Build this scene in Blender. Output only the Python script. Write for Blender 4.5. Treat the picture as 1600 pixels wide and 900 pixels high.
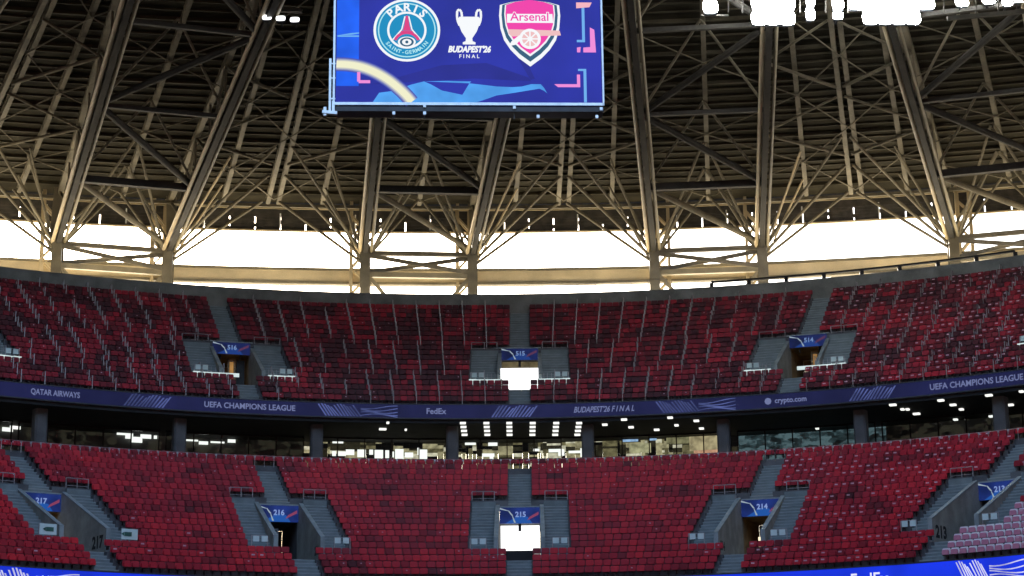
import bpy, math, random
from mathutils import Vector, Matrix
random.seed(7)
R = math.radians
S, Cc = math.sin, math.cos
for o in list(bpy.data.objects): bpy.data.objects.remove(o)
scene = bpy.context.scene
col = scene.collection

# ------------------------------------------------------------------ camera
F, PITCH, YAW, ROLL = 3009.4, R(13.606), R(-.562), R(.631)
H = 2.0                                    # camera height above the pitch; all z below are above the camera, lifted by H
def cam_axes():
    fx, fy = -S(-YAW), Cc(-YAW)
    fwd = Vector((fx*Cc(PITCH), fy*Cc(PITCH), S(PITCH)))
    rt = Vector((fy, -fx, 0)); up = rt.cross(fwd)
    return rt*Cc(ROLL)-up*S(ROLL), rt*S(ROLL)+up*Cc(ROLL), fwd
RT, UP, FWD = cam_axes()
cd = bpy.data.cameras.new('camera'); cam = bpy.data.objects.new('camera', cd); col.objects.link(cam)
cd.sensor_width = 36; cd.lens = F/1600*36; cd.clip_end = 5000; cd.clip_start = .5
m = Matrix((RT, UP, -FWD)).transposed().to_4x4(); m.translation = Vector((0, 0, H)); cam.matrix_world = m
scene.camera = cam
def at(px, py, Y=None, Z=None):            # a point of the place from a sight line and a known distance or height
    d = RT*((px-800)/F)-UP*((py-450)/F)+FWD
    return d*(Y/d.y if Y else Z/d.z)
def proj(p):
    d = p.dot(FWD)
    return 800+F*p.dot(RT)/d, 450-F*p.dot(UP)/d, d

# ------------------------------------------------------------------ sky, sun, exposure
EXPO = 2.35
SUN_AZ, SUN_EL = R(-18), R(24)             # azimuth from +Y towards +X
w = bpy.data.worlds.new('World'); scene.world = w; w.use_nodes = True
nt = w.node_tree; bg = nt.nodes['Background']
sky = nt.nodes.new('ShaderNodeTexSky'); sky.sky_type = 'NISHITA'; sky.sun_disc = False
sky.sun_elevation = SUN_EL; sky.sun_rotation = SUN_AZ; sky.dust_density = 2.5; sky.air_density = 1.0
nt.links.new(sky.outputs[0], bg.inputs[0]); bg.inputs[1].default_value = .15
sd = bpy.data.lights.new('sun', 'SUN'); sd.energy = 5; sd.angle = R(.5); sd.color = (1, .92, .80)
so = bpy.data.objects.new('sun', sd); col.objects.link(so)
sv = Vector((S(SUN_AZ)*Cc(SUN_EL), Cc(SUN_AZ)*Cc(SUN_EL), S(SUN_EL)))
so.rotation_euler = sv.to_track_quat('Z', 'Y').to_euler()
vs = scene.view_settings; vs.view_transform = 'Standard'; vs.look = 'None'; vs.gamma = 1
vs.use_curve_mapping = False; vs.exposure = EXPO
scene.cycles.max_bounces = 8; scene.cycles.diffuse_bounces = 5

# ------------------------------------------------------------------ materials
def lin(c):
    return tuple(((x/255)/12.92 if x/255 <= .04045 else ((x/255+.055)/1.055)**2.4) for x in c)
def surf(name, c, rough=.7, metal=0, var=.25, scale=1.5, c2=None, bump=0, spec=.5, stretch=(1, 1, 1), fine=18):
    mt = bpy.data.materials.new(name); mt.use_nodes = True; t = mt.node_tree; b = t.nodes['Principled BSDF']
    b.inputs['Roughness'].default_value = rough; b.inputs['Metallic'].default_value = metal
    b.inputs['Specular IOR Level'].default_value = spec
    tc = t.nodes.new('ShaderNodeTexCoord'); mp = t.nodes.new('ShaderNodeMapping'); mp.inputs['Scale'].default_value = stretch
    n1 = t.nodes.new('ShaderNodeTexNoise'); n1.inputs['Scale'].default_value = scale; n1.inputs['Detail'].default_value = 6
    n2 = t.nodes.new('ShaderNodeTexNoise'); n2.inputs['Scale'].default_value = fine; n2.inputs['Detail'].default_value = 3
    ad = t.nodes.new('ShaderNodeMath'); ad.operation = 'MULTIPLY_ADD'; ad.inputs[1].default_value = .35
    rp = t.nodes.new('ShaderNodeValToRGB')
    a = c2 if c2 else tuple(x*(1-var) for x in c); hi = c if c2 else tuple(min(1, x*(1+var)) for x in c)
    rp.color_ramp.elements[0].position = .5; rp.color_ramp.elements[0].color = (*a, 1)
    rp.color_ramp.elements[1].position = .85; rp.color_ramp.elements[1].color = (*hi, 1)
    L = t.links.new
    L(tc.outputs['Object'], mp.inputs[0]); L(mp.outputs[0], n1.inputs[0]); L(tc.outputs['Object'], n2.inputs[0])
    L(n2.outputs[0], ad.inputs[0]); L(n1.outputs[0], ad.inputs[2]); L(ad.outputs[0], rp.inputs[0]); L(rp.outputs[0], b.inputs['Base Color'])
    if bump:
        bp = t.nodes.new('ShaderNodeBump'); bp.inputs['Strength'].default_value = bump; bp.inputs['Distance'].default_value = .02
        L(n2.outputs[0], bp.inputs['Height']); L(bp.outputs[0], b.inputs['Normal'])
    return mt
def glow(name, c, gain=1.0, mottled=0, scale=3):   # c = the colour it shows at this exposure
    mt = bpy.data.materials.new(name); mt.use_nodes = True; t = mt.node_tree; b = t.nodes['Principled BSDF']
    l = lin(c); k = gain/2**EXPO
    b.inputs['Base Color'].default_value = (.01, .01, .012, 1); b.inputs['Roughness'].default_value = .4
    b.inputs['Emission Strength'].default_value = k; b.inputs['Specular IOR Level'].default_value = .1
    b.inputs['Emission Color'].default_value = (*l, 1)
    if mottled:
        tc = t.nodes.new('ShaderNodeTexCoord'); n = t.nodes.new('ShaderNodeTexNoise'); n.inputs['Scale'].default_value = scale
        rp = t.nodes.new('ShaderNodeValToRGB'); rp.color_ramp.elements[0].position = .35; rp.color_ramp.elements[1].position = .65
        rp.color_ramp.elements[0].color = (*[x*(1-mottled) for x in l], 1); rp.color_ramp.elements[1].color = (*[min(1, x*(1+mottled)) for x in l], 1)
        t.links.new(tc.outputs['Object'], n.inputs[0]); t.links.new(n.outputs[0], rp.inputs[0]); t.links.new(rp.outputs[0], b.inputs['Emission Color'])
    return mt
M = dict(
    concrete=surf('concrete', (.185, .195, .18), .85, var=.3, scale=.8, bump=.4),
    stair=surf('stair_concrete', (.165, .205, .21), .85, var=.2, scale=1.2, bump=.3),
    nosing=surf('nosing', (.24, .28, .28), .8, var=.2),
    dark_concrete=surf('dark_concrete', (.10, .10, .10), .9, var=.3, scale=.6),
    riser=surf('riser_concrete', (.10, .105, .11), .9, var=.3, scale=.7),
    black=surf('black_paint', (.012, .012, .013), .8, var=.3),
    soffit_black=surf('dark_ceiling', (.02, .02, .021), .9, var=.3),
    portal=surf('portal_concrete', (.31, .31, .27), .85, var=.22, scale=1.1, bump=.3),
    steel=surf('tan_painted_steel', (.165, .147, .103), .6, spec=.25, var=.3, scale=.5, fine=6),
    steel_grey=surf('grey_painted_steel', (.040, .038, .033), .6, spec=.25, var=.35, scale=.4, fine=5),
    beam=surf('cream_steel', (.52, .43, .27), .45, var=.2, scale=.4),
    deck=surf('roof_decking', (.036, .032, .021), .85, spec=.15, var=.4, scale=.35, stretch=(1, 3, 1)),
    rib=surf('roof_rib', (.06, .053, .034), .75, spec=.2, var=.35, scale=.3),
    brace=surf('tan_brace_steel', (.30, .26, .17), .45, var=.25, scale=.5),
    column=surf('column_steel', (.17, .15, .105), .45, var=.3, scale=.6),
    louvre=surf('louvre', (.06, .055, .045), .6, var=.4),
    galv=surf('galvanised_rail', (.36, .34, .34), .45, metal=.5, var=.15),
    white=surf('white_paint', (.75, .77, .76), .5, var=.08),
    wood=surf('timber_door', (.42, .27, .12), .5, var=.3, scale=1, stretch=(4, 4, .6)),
    brownwall=surf('ochre_tunnel_lining', (.30, .20, .09), .7, var=.3),
    screen_case=surf('screen_casing', (.035, .037, .042), .5, metal=.3, var=.3),
    alu=surf('aluminium', (.5, .53, .56), .35, metal=.6, var=.15),
    grass=surf('grass', (.035, .07, .018), .9, var=.3, scale=.3),
    bounce_pale=surf('pale_bounce_deck', (.84, .76, .60), .9, var=.2, scale=.2),
    seat_black=surf('seat_bracket', (.025, .012, .014), .6, var=.2),
    tag=surf('seat_tag_and_glint', (.60, .32, .38), .4, var=.15),
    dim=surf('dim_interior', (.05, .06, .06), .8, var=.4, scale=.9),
)
def seat_mat(name, attr):
    mt = bpy.data.materials.new(name); mt.use_nodes = True; t = mt.node_tree; b = t.nodes['Principled BSDF']
    b.inputs['Roughness'].default_value = .5; b.inputs['Specular IOR Level'].default_value = .25
    if attr:
        a = t.nodes.new('ShaderNodeAttribute'); a.attribute_name = 'tint'; src = a.outputs['Color']
    else:
        a = t.nodes.new('ShaderNodeObjectInfo'); src = a.outputs['Color']
    tc = t.nodes.new('ShaderNodeTexCoord'); n = t.nodes.new('ShaderNodeTexNoise'); n.inputs['Scale'].default_value = 7
    mx = t.nodes.new('ShaderNodeMix'); mx.data_type = 'RGBA'; mx.blend_type = 'MULTIPLY'; mx.inputs[0].default_value = .35
    t.links.new(tc.outputs['Object'], n.inputs[0]); t.links.new(src, mx.inputs[6]); t.links.new(n.outputs['Color'], mx.inputs[7])
    t.links.new(mx.outputs[2], b.inputs['Base Color'])
    return mt
M['seat_many'] = seat_mat('red_seat_plastic', True); M['seat_one'] = seat_mat('red_seat_plastic_single', False)

# ------------------------------------------------------------------ mesh helpers
UPV = Vector((0, 0, H))
class MB:
    def __init__(s): s.v = []; s.f = []; s.mi = []
    def face(s, pts, mi=0):
        n = len(s.v); s.v += [tuple(p) for p in pts]; s.f.append(tuple(range(n, n+len(pts)))); s.mi.append(mi)
    def hexa(s, p, mi=0):                   # 8 corners: bottom 0-3, top 4-7
        n = len(s.v); s.v += [tuple(q) for q in p]
        for f in ((0, 3, 2, 1), (4, 5, 6, 7), (0, 1, 5, 4), (1, 2, 6, 5), (2, 3, 7, 6), (3, 0, 4, 7)):
            s.f.append(tuple(n+i for i in f)); s.mi.append(mi)
    def box(s, x0, x1, y0, y1, z0, z1, mi=0):
        s.hexa([(x0, y0, z0), (x1, y0, z0), (x1, y1, z0), (x0, y1, z0), (x0, y0, z1), (x1, y0, z1), (x1, y1, z1), (x0, y1, z1)], mi)
    def bar(s, a, b, w, h=None, mi=0, up=Vector((0, 0, 1))):
        h = h or w; a = Vector(a); b = Vector(b); d = (b-a).normalized()
        if abs(d.dot(up)) > .98: up = Vector((0, 1, 0))
        x = d.cross(up).normalized()*w/2; y = x.cross(d).normalized()*h/2
        s.hexa([a-x-y, a+x-y, a+x+y, a-x+y, b-x-y, b+x-y, b+x+y, b-x+y], mi)
    def ibeam(s, a, b, w, h, t=.07):
        a = Vector(a); b = Vector(b); d = (b-a).normalized(); up = Vector((0, 0, 1))
        if abs(d.dot(up)) > .98: up = Vector((0, 1, 0))
        x = d.cross(up).normalized(); y = x.cross(d).normalized()
        s.bar(a+y*(h/2-t/2), b+y*(h/2-t/2), w, t, up=up); s.bar(a-y*(h/2-t/2), b-y*(h/2-t/2), w, t, up=up)
        s.bar(a, b, t, h-2*t-.004, up=up)
    def tube(s, a, b, r, n=10, mi=0, r2=None):
        a = Vector(a); b = Vector(b); d = (b-a).normalized(); up = Vector((0, 0, 1)) if abs(d.z) < .95 else Vector((0, 1, 0))
        x = d.cross(up).normalized(); y = x.cross(d); k = len(s.v); r2 = r2 or r
        for (p, q) in ((a, r), (b, r2)):
            for i in range(n):
                t = 2*math.pi*i/n; s.v.append(tuple(p+x*q*Cc(t)+y*q*S(t)))
        for i in range(n):
            j = (i+1) % n; s.f.append((k+i, k+j, k+n+j, k+n+i)); s.mi.append(mi)
        s.f.append(tuple(k+i for i in range(n))[::-1]); s.f.append(tuple(k+n+i for i in range(n))); s.mi += [mi, mi]
    def prism(s, poly, fn, d0, d1, mi=0):   # poly of 2-D points; fn(u, v, d) gives the 3-D point
        n = len(s.v); k = len(poly)
        s.v += [tuple(fn(u, v, d0)) for u, v in poly]+[tuple(fn(u, v, d1)) for u, v in poly]
        s.f.append(tuple(range(n, n+k))[::-1]); s.f.append(tuple(range(n+k, n+2*k))); s.mi += [mi, mi]
        for i in range(k):
            j = (i+1) % k; s.f.append((n+i, n+j, n+k+j, n+k+i)); s.mi.append(mi)
    def build(s, name, mats, parent=None, smooth=False):
        me = bpy.data.meshes.new(name); me.from_pydata(s.v, [], s.f); me.update()
        mats = mats if isinstance(mats, (list, tuple)) else [mats]
        for q in mats: me.materials.append(q)
        if len(mats) > 1: me.polygons.foreach_set('material_index', s.mi)
        if smooth: me.polygons.foreach_set('use_smooth', [True]*len(me.polygons))
        o = bpy.data.objects.new(name, me); col.objects.link(o)
        if parent: o.parent = parent
        return o
def tag(o, label=None, cat=None, group=None, kind=None):
    if label: o['label'] = label
    if cat: o['category'] = cat
    if group: o['group'] = group
    if kind: o['kind'] = kind
    return o
def thing(name, loc, label, cat, group=None, rz=0):
    o = bpy.data.objects.new(name, None); o.location = loc; o.rotation_euler.z = rz; o.empty_display_size = .3
    col.objects.link(o); return tag(o, label, cat, group)
def text_mesh(body, size, bold=0, italic=0):
    c = bpy.data.curves.new('t', 'FONT'); c.body = body; c.size = size; c.align_x = 'CENTER'; c.align_y = 'CENTER'
    c.offset = bold; c.shear = italic; c.resolution_u = 3
    o = bpy.data.objects.new('t', c); col.objects.link(o); bpy.context.view_layer.update()
    me = bpy.data.meshes.new_from_object(o.evaluated_get(bpy.context.evaluated_depsgraph_get()))
    vs_ = [v.co.copy() for v in me.vertices]; fs = [tuple(p.vertices) for p in me.polygons]
    bpy.data.objects.remove(o); bpy.data.curves.remove(c); bpy.data.meshes.remove(me)
    return vs_, fs
def text_obj(body, size, fn, name, mat, parent, bold=0, sx=1, italic=0):
    v, f = text_mesh(body, size, bold, italic); mb = MB()
    mb.v = [tuple(fn(p.x*sx, p.y)) for p in v]; mb.f = f; mb.mi = [0]*len(f)
    return mb.build(name, mat, parent)

# ------------------------------------------------------------------ the bowl
CX, CY = -.864, 112.481-36.352
PHI = R(18.893)
def ang(k): return k*PHI*(1-.013*max(0, abs(k)-1))
class Tier: pass
T2, T3 = Tier(), Tier()
T2.R, T2.z, T2.rise, T2.N, T2.rows = 36.352, 9.827, .457, 19, 20
T3.R, T3.z, T3.rise, T3.N, T3.rows = 56.341, 23.656, .532, 20, 20
T2.aw = T3.aw = 1.46
T2.pw, T3.pw = 2.6, 2.75                      # clear width of the entrance portals
T2.sw, T3.sw = 6.1, 7.2                       # portal with its two side stairs
T2.n0, T2.n1, T3.n0, T3.n1 = 4, 13, 4, 11
T2.ks, T3.ks = range(-3, 4), range(-2, 3)
T2.name, T3.name = 'lower', 'upper'
def pol(r, a, z): return Vector((CX+r*S(a), CY+r*Cc(a), z+H))
def tz(T, n): return T.z+T.rise*n
AMAX = R(50)
def intervals(T, n, pad=0.0, portals=True):
    r = T.R+.8*n+.4; cuts = []
    for k in T.ks:
        hw = T.aw/2
        if portals and T.n0 <= n < T.n1: hw = T.sw/2
        if T is T2 and n == 19: continue
        a = math.asin((hw+pad)/r); cuts.append((ang(k)-a, ang(k)+a))
    out = []; a = -AMAX
    for c0, c1 in cuts:
        if c0 > a: out.append((a, min(c0, AMAX)))
        a = max(a, c1)
    if a < AMAX: out.append((a, AMAX))
    return out
def terrace(T, root):
    mb = MB()
    for n in range(T.rows):
        r0, r1 = T.R+.8*n, T.R+.8*(n+1); z = tz(T, n); zb = tz(T, n-1) if n else T.z-.5
        for a0, a1 in intervals(T, n):
            k = max(1, int((a1-a0)/R(1.5)))
            for i in range(k):
                b0 = a0+(a1-a0)*i/k; b1 = a0+(a1-a0)*(i+1)/k
                mb.face([pol(r0, b0, zb), pol(r0, b1, zb), pol(r0, b1, z), pol(r0, b0, z)])
                mb.face([pol(r0, b0, z), pol(r0, b1, z), pol(r1, b1, z), pol(r1, b0, z)])
            for a in (a0, a1):
                mb.face([pol(r0, a, z-1.2), pol(r0, a, z), pol(r1, a, z), pol(r1, a, z-1.2)])
    mb.build('stepped_terrace', M['riser'], root)
def ring(mb, r0, r1, z0, z1, a0=-AMAX, a1=AMAX, step=R(1.5), mi=0):
    k = max(1, int((a1-a0)/step))
    for i in range(k):
        b0 = a0+(a1-a0)*i/k; b1 = a0+(a1-a0)*(i+1)/k
        mb.hexa([pol(r0, b0, z0), pol(r0, b1, z0), pol(r1, b1, z0), pol(r1, b0, z0), pol(r0, b0, z1), pol(r0, b1, z1), pol(r1, b1, z1), pol(r1, b0, z1)], mi)

ground = MB(); ground.face([(-3000, -3000, 0), (3000, -3000, 0), (3000, 3000, 0), (-3000, 3000, 0)])
tag(ground.build('ground', surf('asphalt', (.045, .045, .046), .9, scale=.05)), kind='structure')
pitch = MB(); pitch.face([(-36, 0-8, .004), (36, -8, .004), (36, 98, .004), (-36, 98, .004)])
tag(pitch.build('grass_pitch', M['grass']), kind='structure')

st2 = thing('lower_stand', (0, 0, 0), 'lower curved stand of stepped concrete carrying the bright red seats', 'grandstand')
st3 = thing('upper_stand', (0, 0, 0), 'upper curved stand of stepped concrete with grey rear wall, carrying red seats tinted as shaded', 'grandstand')
terrace(T2, st2); terrace(T3, st3)
mb = MB(); ring(mb, T2.R-.35, T2.R-.012, T2.z-1.6, T2.z-.05); mb.build('front_parapet', M['dark_concrete'], st2)
mb = MB(); ring(mb, T2.R+.1, T2.R+.5, -2, T2.z-1.7); mb.build('vomitory_wall', M['black'], st2)
rt2 = T2.R+.8*T2.rows
mb = MB(); ring(mb, rt2+.01, 69, tz(T2, 19)-.35, tz(T2, 19)-.02); mb.build('concourse_floor', M['soffit_black'], st2)
mb = MB(); ring(mb, T3.R-.35, T3.R-.012, T3.z-1.1, T3.z-.05); mb.build('front_parapet', M['dark_concrete'], st3)
mb = MB(); ring(mb, T3.R-.34, 70, T3.z-1.32, T3.z-1.12); mb.build('ceiling', M['soffit_black'], st3)
rw = T3.R+.8*T3.rows; zw = 34.3
mb = MB(); ring(mb, rw+.012, rw+.35, zw-3, 35.35); ring(mb, rw+.0, rw+.5, 35.352, 35.45); mb.build('rear_wall', M['concrete'], st3)
mb = MB(); ring(mb, rw+.36, rw+26, 33.3, 33.6); mb.build('bounce_deck', M['bounce_pale'], st3)  # unseen pale deck added to bounce sunlight up to the soffit

# ------------------------------------------------------------------ stairs
POS = {-3: 'far off on the left', -2: 'at the left edge', -1: 'left of the middle', 0: 'in the middle', 1: 'right of the middle', 2: 'at the right edge', 3: 'far off on the right'}
def stair_steps(mb, T, n0, n1, x0, x1, half=True):
    for n in range(n0, n1):
        for j in (0, 1):
            y0 = T.R+.8*n+.4*j-(.4 if not j else 0)*0; zt = tz(T, n)-(T.rise/2 if j == 0 else 0)+T.rise/2*0
            y0 = T.R+.8*n+.4*j; top = tz(T, n-1)+T.rise*(.5+.5*j)
            mb.box(x0, x1, y0, y0+.4, top-.6, top-.001, 0)
            mb.box(x0+.02, x1-.02, y0-.015, y0+.07, top-.05, top+.006, 1)
def aisle(T, k):
    rz = -ang(k); where = 'upper' if T is T3 else 'lower'
    for (n0, n1, nm) in ((0, T.n0, 'short flight below'), (T.n1, T.N, 'long flight above')):
        num = SIGN[(where, k)]
        if n0 == 0: lb = 'short grey concrete stair flight below the %s entrance portal of the %s stand' % (WHERE[k], where)
        else: lb = 'long grey concrete stair flight above the %s entrance portal of the %s stand' % (WHERE[k], where)
        o = thing('aisle_stair', (CX, CY, H), lb, 'stairs', 'concrete aisle stairs of the two stands', rz)
        mb = MB(); stair_steps(mb, T, n0, n1, -T.aw/2-.03, T.aw/2+.03); mb.build('stair_flight', [M['stair'], M['nosing']], o)
SIGN = {}
WHERE = {-3: 'outermost left', -2: 'far left', -1: 'left-centre', 0: 'middle', 1: 'right-centre', 2: 'far right', 3: 'outermost right'}
for k in T2.ks: SIGN[('lower', k)] = str(215-k)
for k in T3.ks: SIGN[('upper', k)] = str(515-k)
for T, ks in ((T2, range(-2, 3)), (T3, range(-2, 3))):
    for k in ks: aisle(T, k)

# ------------------------------------------------------------------ entrance portals
SB = glow('sign_blue', (24, 42, 104), 1, .35, .9); SD = glow('sign_navy', (22, 32, 88)); SW = glow('sign_white', (130, 152, 205)); SR = glow('sign_red', (130, 60, 90))
SBu = glow('sign_blue_dim', (20, 30, 76), 1, .35, .9); SWu = glow('sign_white_dim', (110, 135, 180)); SRu = glow('sign_red_dim', (85, 48, 78))
SY = glow('sign_pale_yellow', (150, 165, 175))
SBr = glow('sign_bright_blue', (30, 82, 160)); SBru = glow('sign_bright_blue_dim', (28, 58, 125))
LAMP = glow('warm_lamp', (255, 236, 200), 1.3); PALE = glow('lit_ledge', (205, 222, 222), 1.0, .15, 1.2)
EX = glow('exit_green', (60, 120, 105)); PL = surf('white_plate', (.55, .68, .66), .5, var=.1)
DAY = glow('daylight_door', (255, 255, 255), 1.6)
def portal(T, k, style, lean=0):
    up = T is T3; where = 'upper' if up else 'lower'; num = SIGN[(where, k)]
    desc = {'open': 'bright white doorway', 'door': 'timber-framed lit doorway', 'dark': 'dark doorway', 'lit': 'two lit strips'}[style]
    o = thing('entrance_portal', (CX, CY, H), '%s grey entrance portal of the %s stand, %s under its blue sign' % (WHERE[k], where, desc), 'entrance', 'entrance portals cut into the stands', -ang(k))
    r0, r1 = T.R+.8*T.n0, T.R+.8*T.n1; z0 = tz(T, T.n0-1); z1 = tz(T, T.n1-1); hw = T.pw/2; th = .22
    P = lambda u, v, d: (d, u, v)
    # side walls: follow the slope, upright end at the front
    zf = z0+(1.15 if not up else 1.0)
    rw0 = r0+.65; zf = z0+(1.45 if not up else 1.25)
    poly = [(rw0, z0-.3), (r1+.3, z0-.3), (r1+.3, z1+.1), (r1-.2, z1+.1), (rw0, zf)]
    for s in (-1, 1):
        mb = MB(); mb.prism(poly, P, s*hw, s*(hw+th)); wobj = mb.build('side_wall', M['portal'], o)
        mb = MB(); a = Vector((s*(hw+th/2), rw0+.03, zf+.03)); b = Vector((s*(hw+th/2), r1-.2, z1+.13)); mb.bar(a, b, th+.05, .07); mb.bar(a+Vector((0, -.06, .03)), a+Vector((0, -.06, -1.3)), th+.05, .07)
        mb.build('coping', M['nosing'], wobj)
    # tunnel behind
    zc = z0+(3.08 if not up else 3.38); L = 5.0
    mb = MB(); mb.box(-hw, hw, r0-.05, r1+L, z0-.3, z0); mb.build('floor', M['stair'], o)
    mb = MB(); mb.box(-hw-.2, -hw-.002, r1+.302, r1+L, z0-.3, zc+.2); mb.box(hw+.002, hw+.2, r1+.302, r1+L, z0-.3, zc+.2); mb.box(-hw, hw, r1+.05, r1+L, zc+.002, zc+.2)
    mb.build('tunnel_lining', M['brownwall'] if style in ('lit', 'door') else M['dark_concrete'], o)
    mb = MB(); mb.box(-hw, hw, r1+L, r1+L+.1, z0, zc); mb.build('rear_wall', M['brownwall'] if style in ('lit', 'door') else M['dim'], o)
    if style == 'open':
        mb = MB(); mb.box(-hw+.05, hw-.05, r1+.8, r1+.86, z0-.02, zc-.03); mb.build('daylight_door', DAY, o)
        mb = MB(); mb.box(-.10, .08, r1+.2, r1+.3, zc-.45, zc); mb.build('hanging_sign', M['black'], o)
        if not up: mb = MB(); mb.box(-.92, .86, r0-.1, r0-.06, z0-.1, z0+.62); mb.build('low_gate', M['black'], o)
    if style == 'door':
        d = MB(); yy = r1+1.0
        for x in (-.05, .42): d.box(x, x+.12, yy, yy+.1, z0, zc-.1)
        d.box(-.05, .54, yy, yy+.1, zc-.35, zc-.1); fr = d.build('door_frame', M['wood'], o)
        d = MB(); d.box(.1, .39, yy+.04, yy+.07, z0, zc-.36); d.build('door', glow('lit_timber', (150, 110, 60), 1, .3, 2), fr)
        d = MB(); d.box(-.52, -.3, yy, yy+.06, z0+1.05, z0+1.9); d.build('wall_lamp', LAMP, o)
        d = MB(); d.box(.62, 1.2, yy, yy+.05, z0, zc-.2); d.build('door_leaf', M['dim'], o)
    if style == 'dark':
        d = MB(); yy = r1+.5
        for x in (-hw+.3, -hw+1.35): d.box(x, x+.1, yy, yy+.1, z0, zc-.35)
        d.box(-hw+.3, -hw+1.45, yy, yy+.1, zc-.45, zc-.36); d.build('door_frame', M['nosing'], o)
        d = MB(); d.box(-hw+.42, -hw+1.33, yy+.04, yy+.07, z0, zc-.47); d.build('door', M['black'], o)
    if style == 'lit':
        for x in (-.75, -.1):
            d = MB(); d.box(x, x+.13, r1+.6, r1+.7, z0, zc-.25); d.build('light_strip', LAMP, o)
    # sign panel
    ys = r1-.12; sh = 1.02 if not up else .86; zs = zc+.0; u2 = up
    sg = MB(); sg.box(-hw+.01, hw-.01, ys, ys+.12, zs, zs+sh); sgo = sg.build('sign_panel', SBu if u2 else SB, o)
    q = lambda x, y, d=.004: (x, ys-d, zs+y)
    b = MB(); b.face([q(-hw+.35, .0), q(hw-.5, .0), q(.5, .42), q(-.1, .5)]); b.build('sign_flash', SBru if u2 else SBr, sgo)
    b = MB(); pts = [(-hw+.02, sh*.94), (-hw*.55, sh*.78), (-hw*.38, sh*.5), (-hw*.25, sh*.05)]
    for (x0, y0), (x1, y1) in zip(pts, pts[1:]): b.face([q(x0, y0-.05, .006), q(x1-.05, y1, .006), q(x1+.07, y1, .006), q(x0, y0+.06, .006)])
    b.build('pale_arc', SY, sgo)
    b = MB(); b.face([q(hw-.1, .75, .006), q(hw-.1, .55, .006), q(.45, .18, .006), q(.62, .42, .006)]); b.build('red_streak', SRu if u2 else SR, sgo)
    text_obj(num, .46, lambda x, y: q(x+.05, sh*.55+y, .01), 'sign_number', SWu if u2 else SW, sgo, bold=.015)
    tl = MB(); tl.box(-hw-.2, hw+.2, ys-.02, ys+.3, zs+sh+.003, zs+sh+.09); tl.build('lintel_cap', M['nosing'], o)
    sf = MB(); sf.box(-hw+.003, hw-.003, ys+.125, r1+.6, zs+sh-.2, zs+sh+0); sf.box(-hw+.003, hw-.003, r1+.28, r1+.4, zs+sh-.2, z1+.3); sf.build('lintel', M['portal'], o)
    # side stairs and their rails
    for s in (-1, 1):
        x0, x1 = sorted((s*(hw+th+.01), s*T.sw/2)); mb = MB(); stair_steps(mb, T, T.n0, T.n1, x0, x1)
        mb.box(x0, x1, r1-.35, r1-.05, z1-.6, z1+.35, 0)
        so_ = mb.build('side_stair', [M['stair'], M['nosing']], o)
        g = MB(); xa, xb = s*(hw+th+.1), s*T.sw/2
        for j in range(3):
            x = xa+(xb-xa)*j/2; g.tube((x, r1+.02, z1-.1), (x, r1+.02, z1+1.05), .028, 6)
        g.tube((xa, r1+.02, z1+1.05), (xb, r1+.02, z1+1.05), .028, 6); g.tube((xa, r1+.02, z1+.6), (xb, r1+.02, z1+.6), .02, 6)
        g.build('guard_rail', M['galv'], o)
        g = MB(); xq = s*(T.sw/2-.1)
        for dx in (0, -s*.95): g.tube((xq+dx, r0+.1, z0-.2), (xq+dx, r0+.1, z0+1.4), .028, 6)
        g.tube((xq, r0+.1, z0+1.4), (xq-s*.95, r0+.1, z0+1.4), .025, 6)
        if up:
            for dx in (.35, .65, 1.2, 1.5, 1.75): g.tube((xq-s*dx, r0+.1, z0-.1), (xq-s*dx, r0+.1, z0+1.3), .018, 6)
        g.build('barrier', M['galv'], o)
        if k in (-2, 2) and not up and s*k < 10 and not (k == 2):
            g = MB(); xl, xr = sorted((xq, xq-s*1.0)); g.box(xl, xr, r0+.02, r0+.06, z0+.85, z0+1.45); pn = g.build('exit_plate', PL, o)
            g = MB(); xm = (xl+xr)/2; g.box(xm-.1*s-.22, xm-.1*s+.22, r0+.0, r0+.018, z0+1.03, z0+1.27); g.face([(xm-.1*s-.42, r0, z0+1.15), (xm-.1*s-.24, r0, z0+1.27), (xm-.1*s-.24, r0, z0+1.03)])
            g.build('running_arrow', surf('exit_green_paint', (.02, .10, .075), .5), pn)
        else:
            for dx in (.08, .58):
                g = MB(); xl, xr = sorted((xq-s*dx, xq-s*(dx+.36))); g.box(xl, xr, r0+.03, r0+.06, z0+1.05, z0+1.38); g.build('row_plate', PL, o)
    if up:
        segs = [(-T.sw/2-.02, -hw+.0 if k == 0 else (-hw+.9 if k < 0 else -hw-.25)), (hw if k == 0 else (hw+.25 if k < 0 else -hw+2.0), T.sw/2+.02)]
        if k < 0: segs = [(-T.sw/2, -hw+1.0), (hw+.3, T.sw/2)]
        if k > 0: segs = [(-T.sw/2, -hw-.3), (hw-1.2, T.sw/2)]
        for (a, b_) in segs:
            g = MB(); g.box(a, b_, r0-.12, r0-.06, z0+.60, z0+.86); lo = g.build('lit_ledge', PALE, o)
            e = a if abs(a) > abs(b_) else b_-.55
            g = MB(); g.box(e, e+.55, r0-.14, r0-.122, z0+.48, z0+.88); g.build('ledge_end_lamp', PALE, lo)
        if k == 0:
            g = MB(); g.box(-.80, .70, r0-.1, r0-.05, z0+.5, z0+1.65); g.box(-hw+.02, -.82, r0-.09, r0-.05, z0+.87, z0+1.65); g.box(.72, hw-.02, r0-.09, r0-.05, z0+.87, z0+1.65); g.build('glazed_gate', DAY, o)
            g = MB(); g.box(-hw+.02, hw-.02, r1+.6, r1+.7, zc-.8, zc-.02); g.build('rear_transom', glow('ochre_transom', (95, 85, 60), 1, .4, 2), o)
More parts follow.
